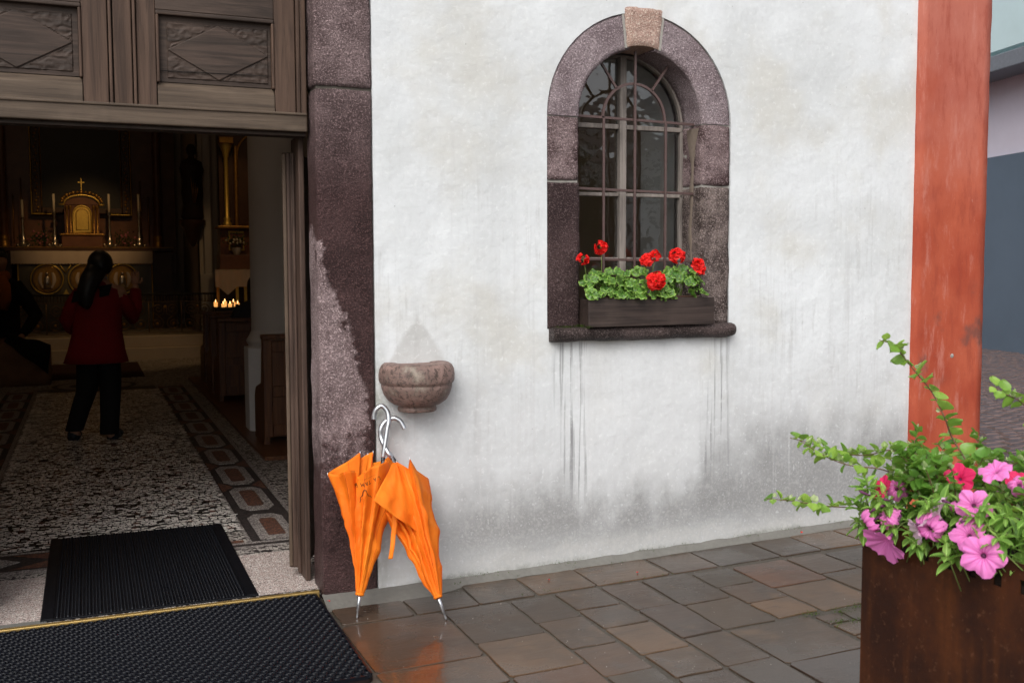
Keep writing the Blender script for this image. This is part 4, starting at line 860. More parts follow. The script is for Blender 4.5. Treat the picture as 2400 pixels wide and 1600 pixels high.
# votive candles
vs_ = thing('votive_stand', 'low dark stand holding rows of lit votive candles beside the railing', 'candle stand', (.76, 11.5, 0))
m = MB(); m.box(.57, .96, 11.35, 11.75, .90, .93); m.build('tray', IRONK, vs_); m = MB(); m.box(.60, .93, 11.4, 11.7, .03, .90); m.build('stand_body', DWOOD, vs_)
for k, (x, y, h) in enumerate(((.60, 11.6, .07), (.69, 11.42, .05), (.735, 11.6, .08), (.79, 11.42, .05), (.845, 11.62, .07), (.905, 11.45, .055), (.87, 11.66, .07))):
    t = thing('votive_candle', ('leftmost lit votive candle on the tray', 'lit votive candle in front, second from the left', 'tall lit votive candle at the back of the tray', 'lit votive candle in the middle of the front row', 'pale unlit candle glass at the back right of the tray', 'lit votive candle nearest the seated person', 'rearmost lit votive candle on the right')[k], 'candle', (x, y, .931), 'votive candles on the stand')
    m = MB(); m.lathe([(.001, .931), (.026, .931), (.030, .931 + h)], x, y, 0, 10); m.build('glass', GLOWGLASS if k != 4 else WAX, t)
    if k != 4: m = MB(); m.lathe([(.001, .93 + h - .005), (.007, .943 + h), (.004, .958 + h), (.001, .972 + h)], x, y, 0, 8); m.build('flame', FLAME, t)
# iron communion rail
rail = thing('communion_rail', 'wrought iron altar railing with gilt scrolls and a black handrail', 'railing', (-.5, 13.6, .405))
m = MB(); m.box(-5.5, 3.1, 13.57, 13.63, 1.075, 1.105); m.build('handrail', IRONK, rail, bevel=.006); m = MB(); m.box(-5.5, 3.1, 13.59, 13.61, .44, .455); m.build('bottom_bar', IRONG, rail); m = MB(); m.box(-3, 1.2, 13.59, 13.61, .955, .967); m.build('middle_bar', IRONG, rail)
m = MB()
for k in range(84): m.tube([(-3 + .05 * k, 13.6, .965), (-3 + .05 * k, 13.6, 1.075)], .0075, 4)
m.build('fringe_bars', IRONG, rail, kind='stuff')
def spiral(m, cx, cz, r, turns, a0, s, rad=.0085): n = int(16 * turns); m.tube([(cx + s * (r * (1 - .85 * i / n)) * cos(a0 + 2 * pi * turns * i / n), 13.6, cz + (r * (1 - .85 * i / n)) * sin(a0 + 2 * pi * turns * i / n)) for i in range(n + 1)], rad, 5)
for k in range(8):
    x = -2.6 + k * .52
    if x > 1.1: break
    for s in (-1, 1):
        m = MB(); spiral(m, x + s * .13, .60, .115, 1.8, pi / 2, s); spiral(m, x + s * .11, .84, .095, 1.7, -pi / 2, s); m.tube([(x + s * .13, 13.6, .715), (x + s * .02, 13.6, .76), (x + s * .02, 13.6, .9)], .008, 5); m.build('scroll', IRONG, rail)
    m = MB(); m.ball((x + .13, 13.59, .60), .022, 6); m.ball((x - .13, 13.59, .60), .022, 6); m.ball((x, 13.59, .88), .025, 6); m.build('rosette', DGOLD, rail)
    m = MB(); m.tube([(x + .26, 13.6, .45), (x + .26, 13.6, .96)], .009, 5); m.build('upright', IRONG, rail)
# font-like stone block
blk = rough_block(-3.0, -1.668, 9.78, 10.5, FZ, .50, res=.1, amp=.01, rnd=.01, seed=3)
for i, v in enumerate(blk.v):
    if v[2] > .4 and v[0] < -2: blk.v[i] = (v[0], v[1], v[2] + .09)
o = blk.build('stone_block', simple('rust_stained_stone', (.20, .115, .065), .8, var=.6, scale=5, bump=.01)); tag(o, 'low rust stained stone block on the floor at the left edge of the doorway view', 'stone block')
# column
col = thing('nave_column', 'pale round column on a white octagonal base between the pews', 'column', (.42, 4.9, FZ))
m = MB(); m.lathe([(.262, .95), (.262, 5.5)], .42, 4.9, 0, 32); m.build('shaft', COLW, col)
m = MB(); m.lathe([(.262, .95), (.27, .93), (.275, .92), (.285, .90), (.305, .87), (.31, .85), (.30, .83), (.285, .815), (.30, .805), (.315, .80)], .42, 4.9, 0, 32); m.build('torus', COLW, col)
m = MB(); m.smooth = False; m.lathe([(.34, .80), (.34, .0), ], .42, 4.9, 0, 8, a0=pi / 8, a1=pi / 8 + 2 * pi, sm=False); m.add([(.42 + .34 * cos(pi / 8 + k * pi / 4), 4.9 + .34 * sin(pi / 8 + k * pi / 4), .80) for k in range(8)], [tuple(range(8))]); m.build('octagonal_base', simple('white_painted_stone', (.62, .62, .62), .6, var=.08), col)
# pews
def pew(y, lab, x0=.11, x1=3.0, mir=False):
    t = thing('pew', lab, 'pew', (x0, y, FZ), 'oak pews along the right of the aisle')
    m = MB(); m.prism([(y - .02, FZ), (y + .47, FZ), (y + .47, .42), (y + .40, .50), (y + .12, .56), (y + .05, .93), (y - .03, .95)], 'x', x0, x0 + .05); m.build('end_panel', DARKW, t, bevel=.008)
    m = MB(); m.box(x0 - .01, x1, y - .055, y + .05, .925, .965); m.build('top_rail', DARKW, t, bevel=.01)
    m = MB(); m.box(x0 + .052, x1, y - .015, y + .012, .12, .92); m.build('backrest', DARKW, t)
    for k in range(9):
        xs = x0 + .002 + k * .33; m = MB(); m.box(xs, xs + .07, y - .04, y - .016, .12, .92); m.build('back_stile', DARKW, t, bevel=.006)
    for z in (.13, .45, .82): m = MB(); m.box(x0 + .075, x1, y - .035, y - .016, z, z + .09); m.build('back_rail', DARKW, t, bevel=.006)
    m = MB(); m.box(x0 + .052, x1, y + .02, y + .45, .42, .455); m.build('seat', DARKW, t, bevel=.006)
    return t
pew(4.0, 'nearest dark oak pew showing its panelled back beside the door leaf')
pew(7.0, 'dark oak pew beyond the white column base', .10); pew(7.95, 'dark oak pew further up the aisle, second beyond the column', .12); pew(8.9, 'farthest dark oak pew before the railing', .14)
m = MB(); m.box(.02, 3.2, 3.4, 9.8, FZ + .001, FZ + .03); m.build('pew_platform', DARKW, kind='structure')

# ================================================================== PEOPLE
def skin_mesh(name, joints, edges, mat, parent, lv=2, root=0):
    me = bpy.data.meshes.new(name); me.from_pydata([j[0] for j in joints], edges, []); o = link(name, me, parent)
    sk = o.modifiers.new('skin', 'SKIN'); sd = me.skin_vertices[0].data
    for i, j in enumerate(joints): r = j[1]; sd[i].radius = (r, r) if not isinstance(r, tuple) else r; sd[i].use_root = (i == root)
    ss_ = o.modifiers.new('sub', 'SUBSURF'); ss_.levels = lv; ss_.render_levels = lv; me.materials.append(mat)
    dg = bpy.context.evaluated_depsgraph_get(); ev = bpy.data.meshes.new_from_object(o.evaluated_get(dg)); o.modifiers.clear(); o.data = ev
    ev.materials.clear(); ev.materials.append(mat)
    for p in ev.polygons: p.use_smooth = True
    return o
# walking person with red jacket, back to the camera, hands raised to the right
pA = thing('person', 'person in red jacket and black trousers seen from behind, one hand raised, in the aisle', 'person', (-1.15, 5.1, FZ))
f = FZ
J = [((-1.15, 5.05, .86), .13), ((-1.15, 5.04, 1.10), .12), ((-1.13, 5.03, 1.30), .13), ((-1.10, 5.03, 1.40), .06), ((-1.09, 5.04, 1.46), .055), ((-1.09, 5.05, 1.54), .095), ((-1.09, 5.05, 1.60), .07),
     ((-1.25, 5.05, 1.28), .07), ((-1.36, 5.03, 1.08), .045), ((-1.30, 5.25, .95), .035), ((-1.29, 5.31, .93), .03),
     ((-.94, 5.05, 1.30), .07), ((-.84, 5.10, 1.08), .045), ((-.80, 5.22, 1.30), .035), ((-.80, 5.24, 1.37), .03),
     ((-1.22, 5.05, .82), .09), ((-1.22, 5.10, .48), .065), ((-1.34, 5.02, .13), .045), ((-1.34, 5.0, .09), .045), ((-1.32, 5.16, .06), .04),
     ((-1.06, 5.05, .82), .09), ((-1.03, 5.02, .48), .065), ((-1.06, 4.93, .12), .045), ((-1.06, 4.92, .08), .045), ((-1.0, 5.10, .055), .04)]
E_ = [(0, 1), (1, 2), (2, 3), (3, 4), (4, 5), (5, 6), (2, 7), (7, 8), (8, 9), (9, 10), (2, 11), (11, 12), (12, 13), (13, 14), (0, 15), (15, 16), (16, 17), (17, 18), (18, 19), (0, 20), (20, 21), (21, 22), (22, 23), (23, 24)]
skin_mesh('body', J, E_, SKIN, pA, 1)
def hand(parent, c, d, up, s=1.):
    c, d, up = Vector(c), Vector(d).normalized(), Vector(up).normalized(); sd_ = d.cross(up).normalized(); m = MB(); m.smooth = True
    m.ball(tuple(c + d * .04 * s), .036 * s, 8, (1, .8, 1.1))
    for k, L in enumerate((.060, .070, .066, .052)):
        b = c + d * .07 * s + sd_ * (k - 1.5) * .018 * s; m.tube([b - d * .02 * s, b + d * L * .4 * s, b + d * L * .75 * s + up * .012 * s, b + d * L * .95 * s + up * .028 * s], [.009 * s, .009 * s, .008 * s, .006 * s], 6)
    b = c + sd_ * -.035 * s + d * .02 * s; m.tube([b, b - sd_ * .02 * s + d * .025 * s + up * .01 * s, b - sd_ * .02 * s + d * .05 * s + up * .02 * s], [.011 * s, .01 * s, .007 * s], 6); m.build('hand', SKIN, parent)
hand(pA, (-.80, 5.23, 1.36), (0, .2, 1), (0, 1, -.2)); hand(pA, (-1.295, 5.28, .94), (.1, 1, -.1), (0, .1, 1))
def loft(rings, mat, name, parent, seg=20, wob=0, seed=0):
    m = MB(); m.smooth = True; vs = []
    for (cx, cy, cz, rx, ry) in rings:
        for k in range(seg): a = 2 * pi * k / seg; w = 1 + wob * sin(a * 6 + seed) * min(1, .2 + (rings[0][2] - cz) * 1.5 if rings[0][2] > cz else 1); vs.append((cx + rx * w * cos(a), cy + ry * w * sin(a), cz))
    n = len(rings); m.add(vs, [(i * seg + k, (i + 1) * seg + k, (i + 1) * seg + (k + 1) % seg, i * seg + (k + 1) % seg) for i in range(n - 1) for k in range(seg)]); return m
m = loft([(-1.10, 5.04, 1.415, .055, .055), (-1.11, 5.04, 1.37, .11, .085), (-1.12, 5.04, 1.33, .19, .11), (-1.12, 5.05, 1.26, .215, .13), (-1.125, 5.05, 1.1, .20, .14), (-1.13, 5.06, .95, .205, .15), (-1.14, 5.06, .80, .235, .17), (-1.145, 5.06, .70, .265, .18), (-1.145, 5.06, .695, .25, .165)], REDCOAT, 'jacket', pA, 24, .025)
m.tube([(-1.24, 5.05, 1.30), (-1.31, 5.04, 1.20), (-1.37, 5.03, 1.07), (-1.34, 5.13, 1.0), (-1.30, 5.25, .955)], [.075, .072, .062, .055, .045], 12)
m.tube([(-1.0, 5.05, 1.31), (-.91, 5.07, 1.22), (-.83, 5.10, 1.08), (-.81, 5.16, 1.17), (-.80, 5.22, 1.32)], [.08, .075, .066, .058, .048], 12)
m.build('jacket', REDCOAT, pA)
m = loft([(-1.15, 5.05, .86, .17, .12), (-1.19, 5.06, .78, .12, .11), (-1.21, 5.08, .6, .10, .10), (-1.23, 5.09, .45, .088, .09), (-1.29, 5.06, .28, .080, .085), (-1.34, 5.02, .12, .074, .085)], BLKCL, 't', pA); 
def app(m, rings, seg=20):
    b = loft(rings, None, '', None, seg); m.add(b.v, b.f)
m.smooth = True; app(m, [(-1.1, 5.05, .86, .15, .12), (-1.07, 5.05, .78, .115, .11), (-1.045, 5.04, .6, .10, .10), (-1.04, 5.02, .45, .088, .09), (-1.05, 4.97, .25, .08, .085), (-1.06, 4.94, .09, .078, .09)]); m.build('trousers', BLKCL, pA)
for (x, y, dx) in ((-1.35, 5.06, .02), (-1.04, 5.0, .05)):
    m = MB(); m.ball((x, y - .03, FZ + .052), .05, 10, (.95, 1.1, 1)); m.ball((x + dx, y + .11, FZ + .037), .05, 10, (1.0, 1.7, .72)); m.tube([(x, y - .05, FZ + .03), (x + dx, y + .12, FZ + .025)], .048, 10); m.v = [(a, b, max(c, FZ + .001)) for a, b, c in m.v]; m.build('shoe', SHOE, pA)
m = MB(); m.ball((-1.09, 5.05, 1.555), .112, 14, (.93, 1.05, 1.02)); m.tube([(-1.12, 4.96, 1.50), (-1.17, 4.93, 1.42), (-1.21, 4.91, 1.32), (-1.215, 4.91, 1.21), (-1.20, 4.92, 1.17)], [.085, .085, .075, .055, .02], 12); m.build('hair', HAIR, pA)
m = MB(); m.smooth = True; m.grid(lambda u, v: (-1.30 + .30 * u - .03 * v, 4.93 - .02 * sin(u * 9), 1.38 - .10 * v - .06 * (1 - u)), 8, 5); m.build('scarf', BLKCL, pA)
m = MB(); m.lathe([(.058, 1.41), (.06, 1.44)], -1.095, 5.04, 0, 14); m.build('collar', simple('pale_collar', (.35, .35, .36), .8), pA)
# person leaning over the block
pB = thing('person', 'person in dark jacket and orange scarf leaning over the low stone block', 'person', (-2.2, 10.8, FZ))
J = [((-2.35, 10.95, .85), .15), ((-2.33, 10.85, 1.1), .15), ((-2.30, 10.75, 1.28), .14), ((-2.27, 10.65, 1.42), .06), ((-2.26, 10.58, 1.50), .06), ((-2.24, 10.53, 1.60), .105), ((-2.24, 10.54, 1.68), .08),
     ((-2.08, 10.72, 1.28), .08), ((-1.86, 10.55, .92), .055), ((-1.98, 10.15, .66), .042), ((-2.03, 10.05, .62), .035),
     ((-2.52, 10.72, 1.28), .08), ((-2.66, 10.5, .95), .055), ((-2.4, 10.2, .68), .042), ((-2.33, 10.15, .66), .035), ((-2.42, 10.95, .5), .08), ((-2.42, 11.0, .12), .055), ((-2.25, 10.95, .5), .08), ((-2.25, 11.0, .12), .055)]
skin_mesh('body', J, [(0, 1), (1, 2), (2, 3), (3, 4), (4, 5), (5, 6), (2, 7), (7, 8), (8, 9), (9, 10), (2, 11), (11, 12), (12, 13), (13, 14), (0, 15), (15, 16), (0, 17), (17, 18)], SKIN, pB, 1)
hand(pB, (-2.03, 10.08, .62), (-.3, -1, -.3), (0, 0, -1)); hand(pB, (-2.34, 10.17, .66), (.3, -1, -.3), (0, 0, -1))
m = MB(); m.ball((-2.265, 10.57, 1.655), .105, 12, (1, 1.05, .95)); m.v = [(a, b + .03, c + .035) for a, b, c in m.v]; m.build('hair', HAIR, pB)
m = loft([(-2.27, 10.66, 1.42, .08, .07), (-2.29, 10.72, 1.37, .22, .12), (-2.30, 10.76, 1.28, .28, .15), (-2.31, 10.8, 1.1, .27, .17), (-2.33, 10.88, .85, .28, .19), (-2.34, 10.92, .6, .29, .19)], BLKCL, 'coat', pB)
m.tube([(-2.10, 10.73, 1.30), (-1.97, 10.66, 1.12), (-1.84, 10.52, .90), (-1.92, 10.3, .76), (-2.0, 10.12, .66)], [.10, .10, .085, .07, .05], 12); m.tube([(-2.48, 10.72, 1.30), (-2.6, 10.6, 1.1), (-2.66, 10.5, .94), (-2.5, 10.3, .78), (-2.36, 10.18, .68)], [.10, .095, .08, .065, .05], 12); m.build('jacket', BLKCL, pB)
m = MB(); m.smooth = True; m.lathe([(.10, 1.36), (.125, 1.40), (.12, 1.46), (.085, 1.49)], -2.26, 10.62, 0, 16); m.tube([(-2.24, 10.50, 1.42), (-2.21, 10.47, 1.30), (-2.20, 10.48, 1.12), (-2.22, 10.5, .98)], [.05, .085, .08, .05], 10); m.build('scarf', ORSC, pB)
m = MB(); m.smooth = True   # dark bag draped over the block corner
bg_ = lambda u, v: (-2.16 + .49 * u + .02 * sin(v * 5), 9.74 + .35 * max(0, .35 - v) - .02 * sin(u * 7 + v * 4), min(.70 - .14 * u, .72 - v * (.12 + .42 * u)) + .01 * sin(u * 11))
m.grid(bg_, 18, 12); tag(m.build('bag', BLKCL), 'black cloth bag draped over the right corner of the stone block', 'bag')
# person sitting in the pew
pC = thing('person', 'seated person in a dark grey jacket in the pew beside the pale column', 'person', (.52, 7.3, .45))
J = [((.55, 7.22, .55), .15), ((.55, 7.2, .8), .14), ((.55, 7.2, 1.05), .14), ((.56, 7.22, 1.16), .06), ((.56, 7.24, 1.22), .05), ((.56, 7.26, 1.31), .095), ((.56, 7.25, 1.37), .07), ((.40, 7.2, 1.04), .07), ((.34, 7.26, .80), .05), ((.45, 7.48, .70), .04), ((.47, 7.54, .69), .03),
     ((.70, 7.2, 1.04), .07), ((.76, 7.26, .80), .05), ((.65, 7.48, .70), .04), ((.63, 7.54, .69), .03), ((.46, 7.3, .54), .09), ((.46, 7.66, .52), .07), ((.46, 7.70, .12), .05), ((.64, 7.3, .54), .09), ((.64, 7.66, .52), .07), ((.64, 7.7, .12), .05)]
skin_mesh('body', J, [(0, 1), (1, 2), (2, 3), (3, 4), (4, 5), (5, 6), (2, 7), (7, 8), (8, 9), (9, 10), (2, 11), (11, 12), (12, 13), (13, 14), (0, 15), (15, 16), (16, 17), (0, 18), (18, 19), (19, 20)], SKIN, pC, 1)
m = loft([(.56, 7.22, 1.17, .06, .06), (.555, 7.21, 1.13, .15, .10), (.55, 7.2, 1.06, .215, .13), (.55, 7.2, .85, .235, .15), (.55, 7.22, .60, .24, .17), (.55, 7.24, .47, .24, .17)], GREYJ, 'j', pC)
m.tube([(.40, 7.2, 1.08), (.34, 7.22, .95), (.32, 7.27, .80), (.4, 7.42, .72), (.46, 7.5, .70)], [.08, .075, .066, .055, .045], 10); m.tube([(.70, 7.2, 1.08), (.76, 7.22, .95), (.78, 7.27, .80), (.70, 7.42, .72), (.64, 7.5, .70)], [.08, .075, .066, .055, .045], 10); m.build('jacket', GREYJ, pC)
m = MB(); m.ball((.56, 7.25, 1.325), .108, 12, (.95, 1.05, 1.05)); m.build('hair', HAIR, pC)
m = MB(); app(m, [(.46, 7.25, .62, .09, .09), (.46, 7.6, .60, .085, .09)]); m.tube([(.46, 7.3, .54), (.46, 7.68, .52), (.46, 7.7, .14)], [.1, .085, .06], 12); m.tube([(.64, 7.3, .54), (.64, 7.68, .52), (.64, 7.7, .14)], [.1, .085, .06], 12); m.build('trousers', BLKCL, pC)
# warm lamps of the chancel
def spot(loc, target, e, size, r=.1, col=(1, .62, .28), blend=.5):
    l = bpy.data.lights.new('chancel_lamp', 'SPOT'); l.energy = e; l.spot_size = radians(size); l.spot_blend = blend; l.shadow_soft_size = r; l.color = col
    o = bpy.data.objects.new('chancel_lamp', l); COL.objects.link(o); o.location = loc; o.rotation_euler = (Vector(target) - Vector(loc)).to_track_quat('-Z', 'Y').to_euler()
spot((-.6, 12.2, 4.9), (-1.24, 16.0, 2.1), 150, 34, .08, blend=.9); spot((.9, 10.8, 4.9), (1.0, 12.6, 2.0), 34, 46, .08)
def fill_light(loc, e, r, col=(1, .66, .36)):
    l = bpy.data.lights.new('nave_fill', 'POINT'); l.energy = e; l.shadow_soft_size = r; l.color = col; o = bpy.data.objects.new('nave_fill', l); COL.objects.link(o); o.location = loc
fill_light((-1.2, 8.5, 4.9), 4, .25); fill_light((2.0, 10.5, 4.8), 5, .2); fill_light((-2.4, 2.2, 4.9), 11, .3, (1, .72, .5))  # unseen warm fill lights added to brighten nave floor, column and figures
spot((-1.3, 11.6, 5.0), (-1.2, 12.8, .3), 60, 46, .2)

# ================================================================== STONE BOWL
bm_ = MB(); bm_.smooth = True
pr = [(.001, .852), (.084, .852), (.088, .856), (.089, .868), (.083, .876), (.108, .886), (.134, .904), (.152, .930), (.161, .958), (.163, .974), (.161, .979), (.168, .984), (.172, .995), (.173, 1.02), (.170, 1.045), (.161, 1.064), (.148, 1.073), (.13, 1.074), (.10, 1.071), (.09, 1.067), (.05, 1.066), (.001, 1.068)]
bm_.lathe(pr, .178, -.05, 0, 72)
vs = []
for p in bm_.v:
    v = Vector(p); d = Vector((v.x - .178, v.y + .05, 0)); w = nz(v, 9, 3) * .003 + nz(v, 45, 8) * .002
    if d.length > .01: v += d.normalized() * w
    v.y = min(v.y, .012); vs.append(tuple(v))
bm_.v = vs; tag(bm_.build('stone_bowl', BOWL), 'worn pinkish stone holy water bowl fixed to the white wall above the umbrella handles', 'stone bowl')

# ================================================================== UMBRELLAS
def umbrella(lab, tip, ferr, axis_top, handle, loop, bulge, seed, pw):
    T = Vector(tip); Fp = Vector(ferr); A = Vector(axis_top); ax = (A - Fp).normalized()
    t = thing('umbrella', lab, 'umbrella', tip, 'orange umbrellas left at the church door')
    N = len(loop); L = [Vector(p) for p in loop]; U = N * 6; V = 46
    e1 = ax.cross(Vector((0, 1, 0))).normalized(); e2 = ax.cross(e1)
    def edge(u):
        f = (u % 1) * N; i = int(f); return L[i % N].lerp(L[(i + 1) % N], f - i)
    def S(u, v):     # v = 0 at the ferrule ring, 1 at the free edge
        E0 = edge(u); f = (u % 1) * N; i = int(f); fr_ = f - i
        ang = atan2((E0 - A).dot(e2), (E0 - A).dot(e1)); ring = Fp + (e1 * cos(ang) + e2 * sin(ang)) * .0155
        h = (E0 - Fp).dot(ax); cen = Fp + ax * (h * v); lat = E0 - (Fp + ax * h); p_ = pw(E0)
        P = cen + (ring - Fp) * (1 - v) + lat * (v ** p_)
        k = v * (1 - v) * 4; ln = lat.normalized() if lat.length > 1e-5 else e1
        P += ln * (bulge * k * sin(pi * fr_) * (1 if i % 2 else -.6))
        q = P * 1.0; P += ln * (nz(q, 10, seed) * .013 * k + nz(Vector((u * 34, v * 2.2, seed)), 1, 0) * .008 * k + nz(q, 38, seed) * .003 * k)
        # slumped horizontal creases
        P += ln * (.006 * max(0, sin(v * 21 + 3 * sin(u * 12 + seed))) ** 3 * k)
        return P
    m = MB(); m.smooth = True; m.grid(lambda u, v: S(u, v), U, V, closed=True); can = m.build('canopy', ORANGE, t)
    so = can.modifiers.new('cloth', 'SOLIDIFY'); so.thickness = .0008
    m = MB(); m.lathe([(.0165, -.004), (.0195, .0), (.0195, .006), (.0155, .008)], 0, 0, 0, 18); rot = Vector((0, 0, 1)).rotation_difference(ax); m.v = [tuple(Fp + rot @ Vector(p)) for p in m.v]; m.build('canopy_ring', ORANGE, t)
    m = MB(); d = (Fp - T); m.tube([T, T + d * .06, T + d * .07, T + d * .30, T + d * .31, Fp + ax * .02], [.0042, .0050, .0050, .0052, .0072, .0078], 12); m.build('ferrule', ALU, t)
    m = MB(); m.tube([Fp, A + (A - Fp).normalized() * .01], .0055, 10); m.build('shaft', ALU, t)
    H = [Vector(p) for p in handle]
    sm = [H[0]]                                        # smooth the crook
    for i in range(len(H) - 1):
        p0, p1, p2, p3 = H[max(i - 1, 0)], H[i], H[i + 1], H[min(i + 2, len(H) - 1)]
        for k in range(1, 7): s = k / 6; sm.append(.5 * ((2 * p1) + (p2 - p0) * s + (2 * p0 - 5 * p1 + 4 * p2 - p3) * s * s + (3 * p1 - p0 - 3 * p2 + p3) * s ** 3))
    m = MB(); m.tube(sm, .0112, 14); m.build('handle', ALU, t, bevel=.002)
    m = MB(); m.tube([sm[0] - (sm[1] - sm[0]).normalized() * .03, sm[0] + (sm[1] - sm[0]).normalized() * .003], [.0075, .0108], 12); m.build('collar', BLKPL, t)
    for i in range(0, N, 2):                           # sewn gore seams
        m = MB(); m.tube([S((i + .0) / N, .02 + .97 * k / 40) for k in range(41)], .0013, 5); m.build('seam', ORANGE_D, t)
    return t, S, can, L
l1 = [(-0.257, -0.13, 0.61), (-0.226, -0.1, 0.62), (-0.152, -0.08, 0.649), (-0.093, -0.06, 0.681), (-0.087, -0.05, 0.651), (-0.053, -0.04, 0.667), (-0.027, -0.035, 0.674), (-0.028, -0.03, 0.623), (0.022, -0.025, 0.627), (0.056, -0.03, 0.653), (0.066, -0.05, 0.594), (0.064, -0.09, 0.531), (0.033, -0.13, 0.605), (0.005, -0.16, 0.651), (-0.042, -0.2, 0.646), (-0.073, -0.2, 0.641), (-0.113, -0.22, 0.625), (-0.137, -0.19, 0.596), (-0.137, -0.16, 0.62), (-0.172, -0.2, 0.63), (-0.203, -0.21, 0.628), (-0.217, -0.17, 0.609)]
l2 = [(0.188, -0.18, 0.56), (0.115, -0.24, 0.614), (0.077, -0.26, 0.675), (0.077, -0.24, 0.625), (0.053, -0.235, 0.642), (0.031, -0.21, 0.656), (0.037, -0.15, 0.584), (0.036, -0.22, 0.52), (0.038, -0.14, 0.464), (0.011, -0.2, 0.46), (0.014, -0.12, 0.462), (-0.02, -0.17, 0.447), (-0.028, -0.11, 0.454), (0.008, -0.07, 0.532), (0.096, -0.05, 0.561), (0.176, -0.06, 0.556), (0.205, -0.1, 0.551)]
h1 = [(0.006, -0.085, 0.654), (0.015, -0.083, 0.703), (0.03, -0.075, 0.78), (0.038, -0.07, 0.816), (0.035, -0.06, 0.856), (0.014, -0.05, 0.882), (-0.009, -0.045, 0.871), (-0.02, -0.04, 0.847), (-0.022, -0.04, 0.821)]
h2 = [(0.042, -0.1, 0.654), (0.025, -0.095, 0.678), (0.008, -0.05, 0.734), (0.008, -0.045, 0.777), (0.029, -0.045, 0.809), (0.065, -0.055, 0.824), (0.093, -0.065, 0.81), (0.11, -0.075, 0.775)]
u1, S1, can1, L1 = umbrella('orange folded umbrella with black lettering, leaning on the dark stone jamb, crook turned left', (-.172, -.279, 0.002), (-.155, -.262, .098), (.004, -.09, .640), h1, l1, .014, 3, lambda E: 1.45 if E.x < -.16 else (.75 if E.x > 0 else 1.05))
u2, S2, can2, L2 = umbrella('orange folded umbrella with a large drooping flap and loose strap, leaning on the white wall', (.173, -.456, .006), (.144, -.435, .100), (.042, -.115, .650), h2, l2, .010, 8, lambda E: .78 if E.x > .15 else 1.0)
for L, par, ids in ((L1, u1, (0, 3, 5, 6, 9)), (L2, u2, (0, 2, 5))):
    for i in ids: p = L[i]; m = MB(); m.tube([p - Vector((0, 0, .02)), p + Vector((0, 0, .005))], .0016, 5); m.build('rib_tip', ALU, par)
# drooping flap of the second umbrella: a loose panel folded over the front
fa = [Vector(p) for p in ((.019, -.20, .650), (-.046, -.27, .585), (-.105, -.33, .521))]; fb = [Vector(p) for p in ((.030, -.215, .652), (.058, -.262, .565), (.093, -.292, .462), (.124, -.312, .340))]
def flapS(u, v):   # v: top to bottom, u: left edge to right edge
    f = v * 2; a = fa[0].lerp(fa[1], f) if f < 1 else fa[1].lerp(fa[2], f - 1)
    g_ = v * 3; i = min(int(g_), 2); b = fb[i].lerp(fb[i + 1], g_ - i); p = a.lerp(b, u)
    p.y -= .018 * sin(pi * u) * (.3 + v) + .006 * sin(u * 17 + v * 5) * v; p.z -= .006 * sin(pi * u) * v; p += Vector((0, nz(p, 22, 4) * .006, 0)); return p
m = MB(); m.smooth = True; m.grid(flapS, 30, 30); o = m.build('loose_panel', ORANGE, u2); so = o.modifiers.new('cloth', 'SOLIDIFY'); so.thickness = .0008
m = MB(); m.smooth = True   # hanging closing strap with stitched end
sp_ = [Vector(p) for p in ((.017, -.23, .464), (.006, -.26, .394), (-.008, -.28, .325), (-.023, -.292, .247))]
def strapS(u, v): g_ = v * 3; i = min(int(g_), 2); p = sp_[i].lerp(sp_[i + 1], g_ - i); w = .024 - .005 * v; return p + Vector((.92, -.38, .1 * sin(v * 9))) * ((u - .5) * w) + Vector((0, .003 * sin(v * 14), 0))
m.grid(strapS, 3, 24); o = m.build('closing_strap', ORANGE, u2); so = o.modifiers.new('cloth', 'SOLIDIFY'); so.thickness = .0014
# printed lettering, upside down on the hanging cloth
dg = bpy.context.evaluated_depsgraph_get(); bvh = BVHTree.FromObject(can1, dg)
def ribbon(m, pts, w):
    for (a, b), (c, d) in zip(pts, pts[1:]):
        n = max(1, int(math.hypot(c - a, d - b) / .004))
        for k in range(n):
            p = Vector((a + (c - a) * k / n, b + (d - b) * k / n)); q = Vector((a + (c - a) * (k + 1) / n, b + (d - b) * (k + 1) / n)); t = (q - p).normalized(); s = Vector((-t.y, t.x)) * w / 2
            vs = []
            for v in (p - s, q - s, q + s, p + s):
                h = bvh.ray_cast(Vector((v.x, -1, v.y)), Vector((0, 1, 0))); y = h[0].y - .0022 if h[0] else None
                if y is None or y > -.05: break
                vs.append((v.x, y, v.y))
            if len(vs) == 4: m.add(vs, [(0, 1, 2, 3)])
G_ = {'L': [[(.0, 1), (.0, 0), (.62, 0), (.62, .15)], [(-.14, 1), (.16, 1)]], 'A': [[(-.05, 0), (.36, 1), (.78, 0)], [(.12, .36), (.6, .36)], [(-.16, 0), (.1, 0)], [(.64, 0), (.9, 0)]], 'T': [[(.35, 0), (.35, 1)], [(-.05, .85), (-.05, 1), (.75, 1), (.75, .85)], [(.2, 0), (.5, 0)]],
      'M': [[(0, 0), (.08, 1), (.42, .15), (.78, 1), (.88, 0)], [(-.12, 0), (.12, 0)], [(.76, 0), (1.02, 0)]], 'B': [[(.05, 0), (.05, 1), (.45, .97), (.52, .76), (.42, .54), (.05, .52)], [(.42, .54), (.62, .28), (.45, .02), (.05, 0)]]}
m = MB(); h = .0145
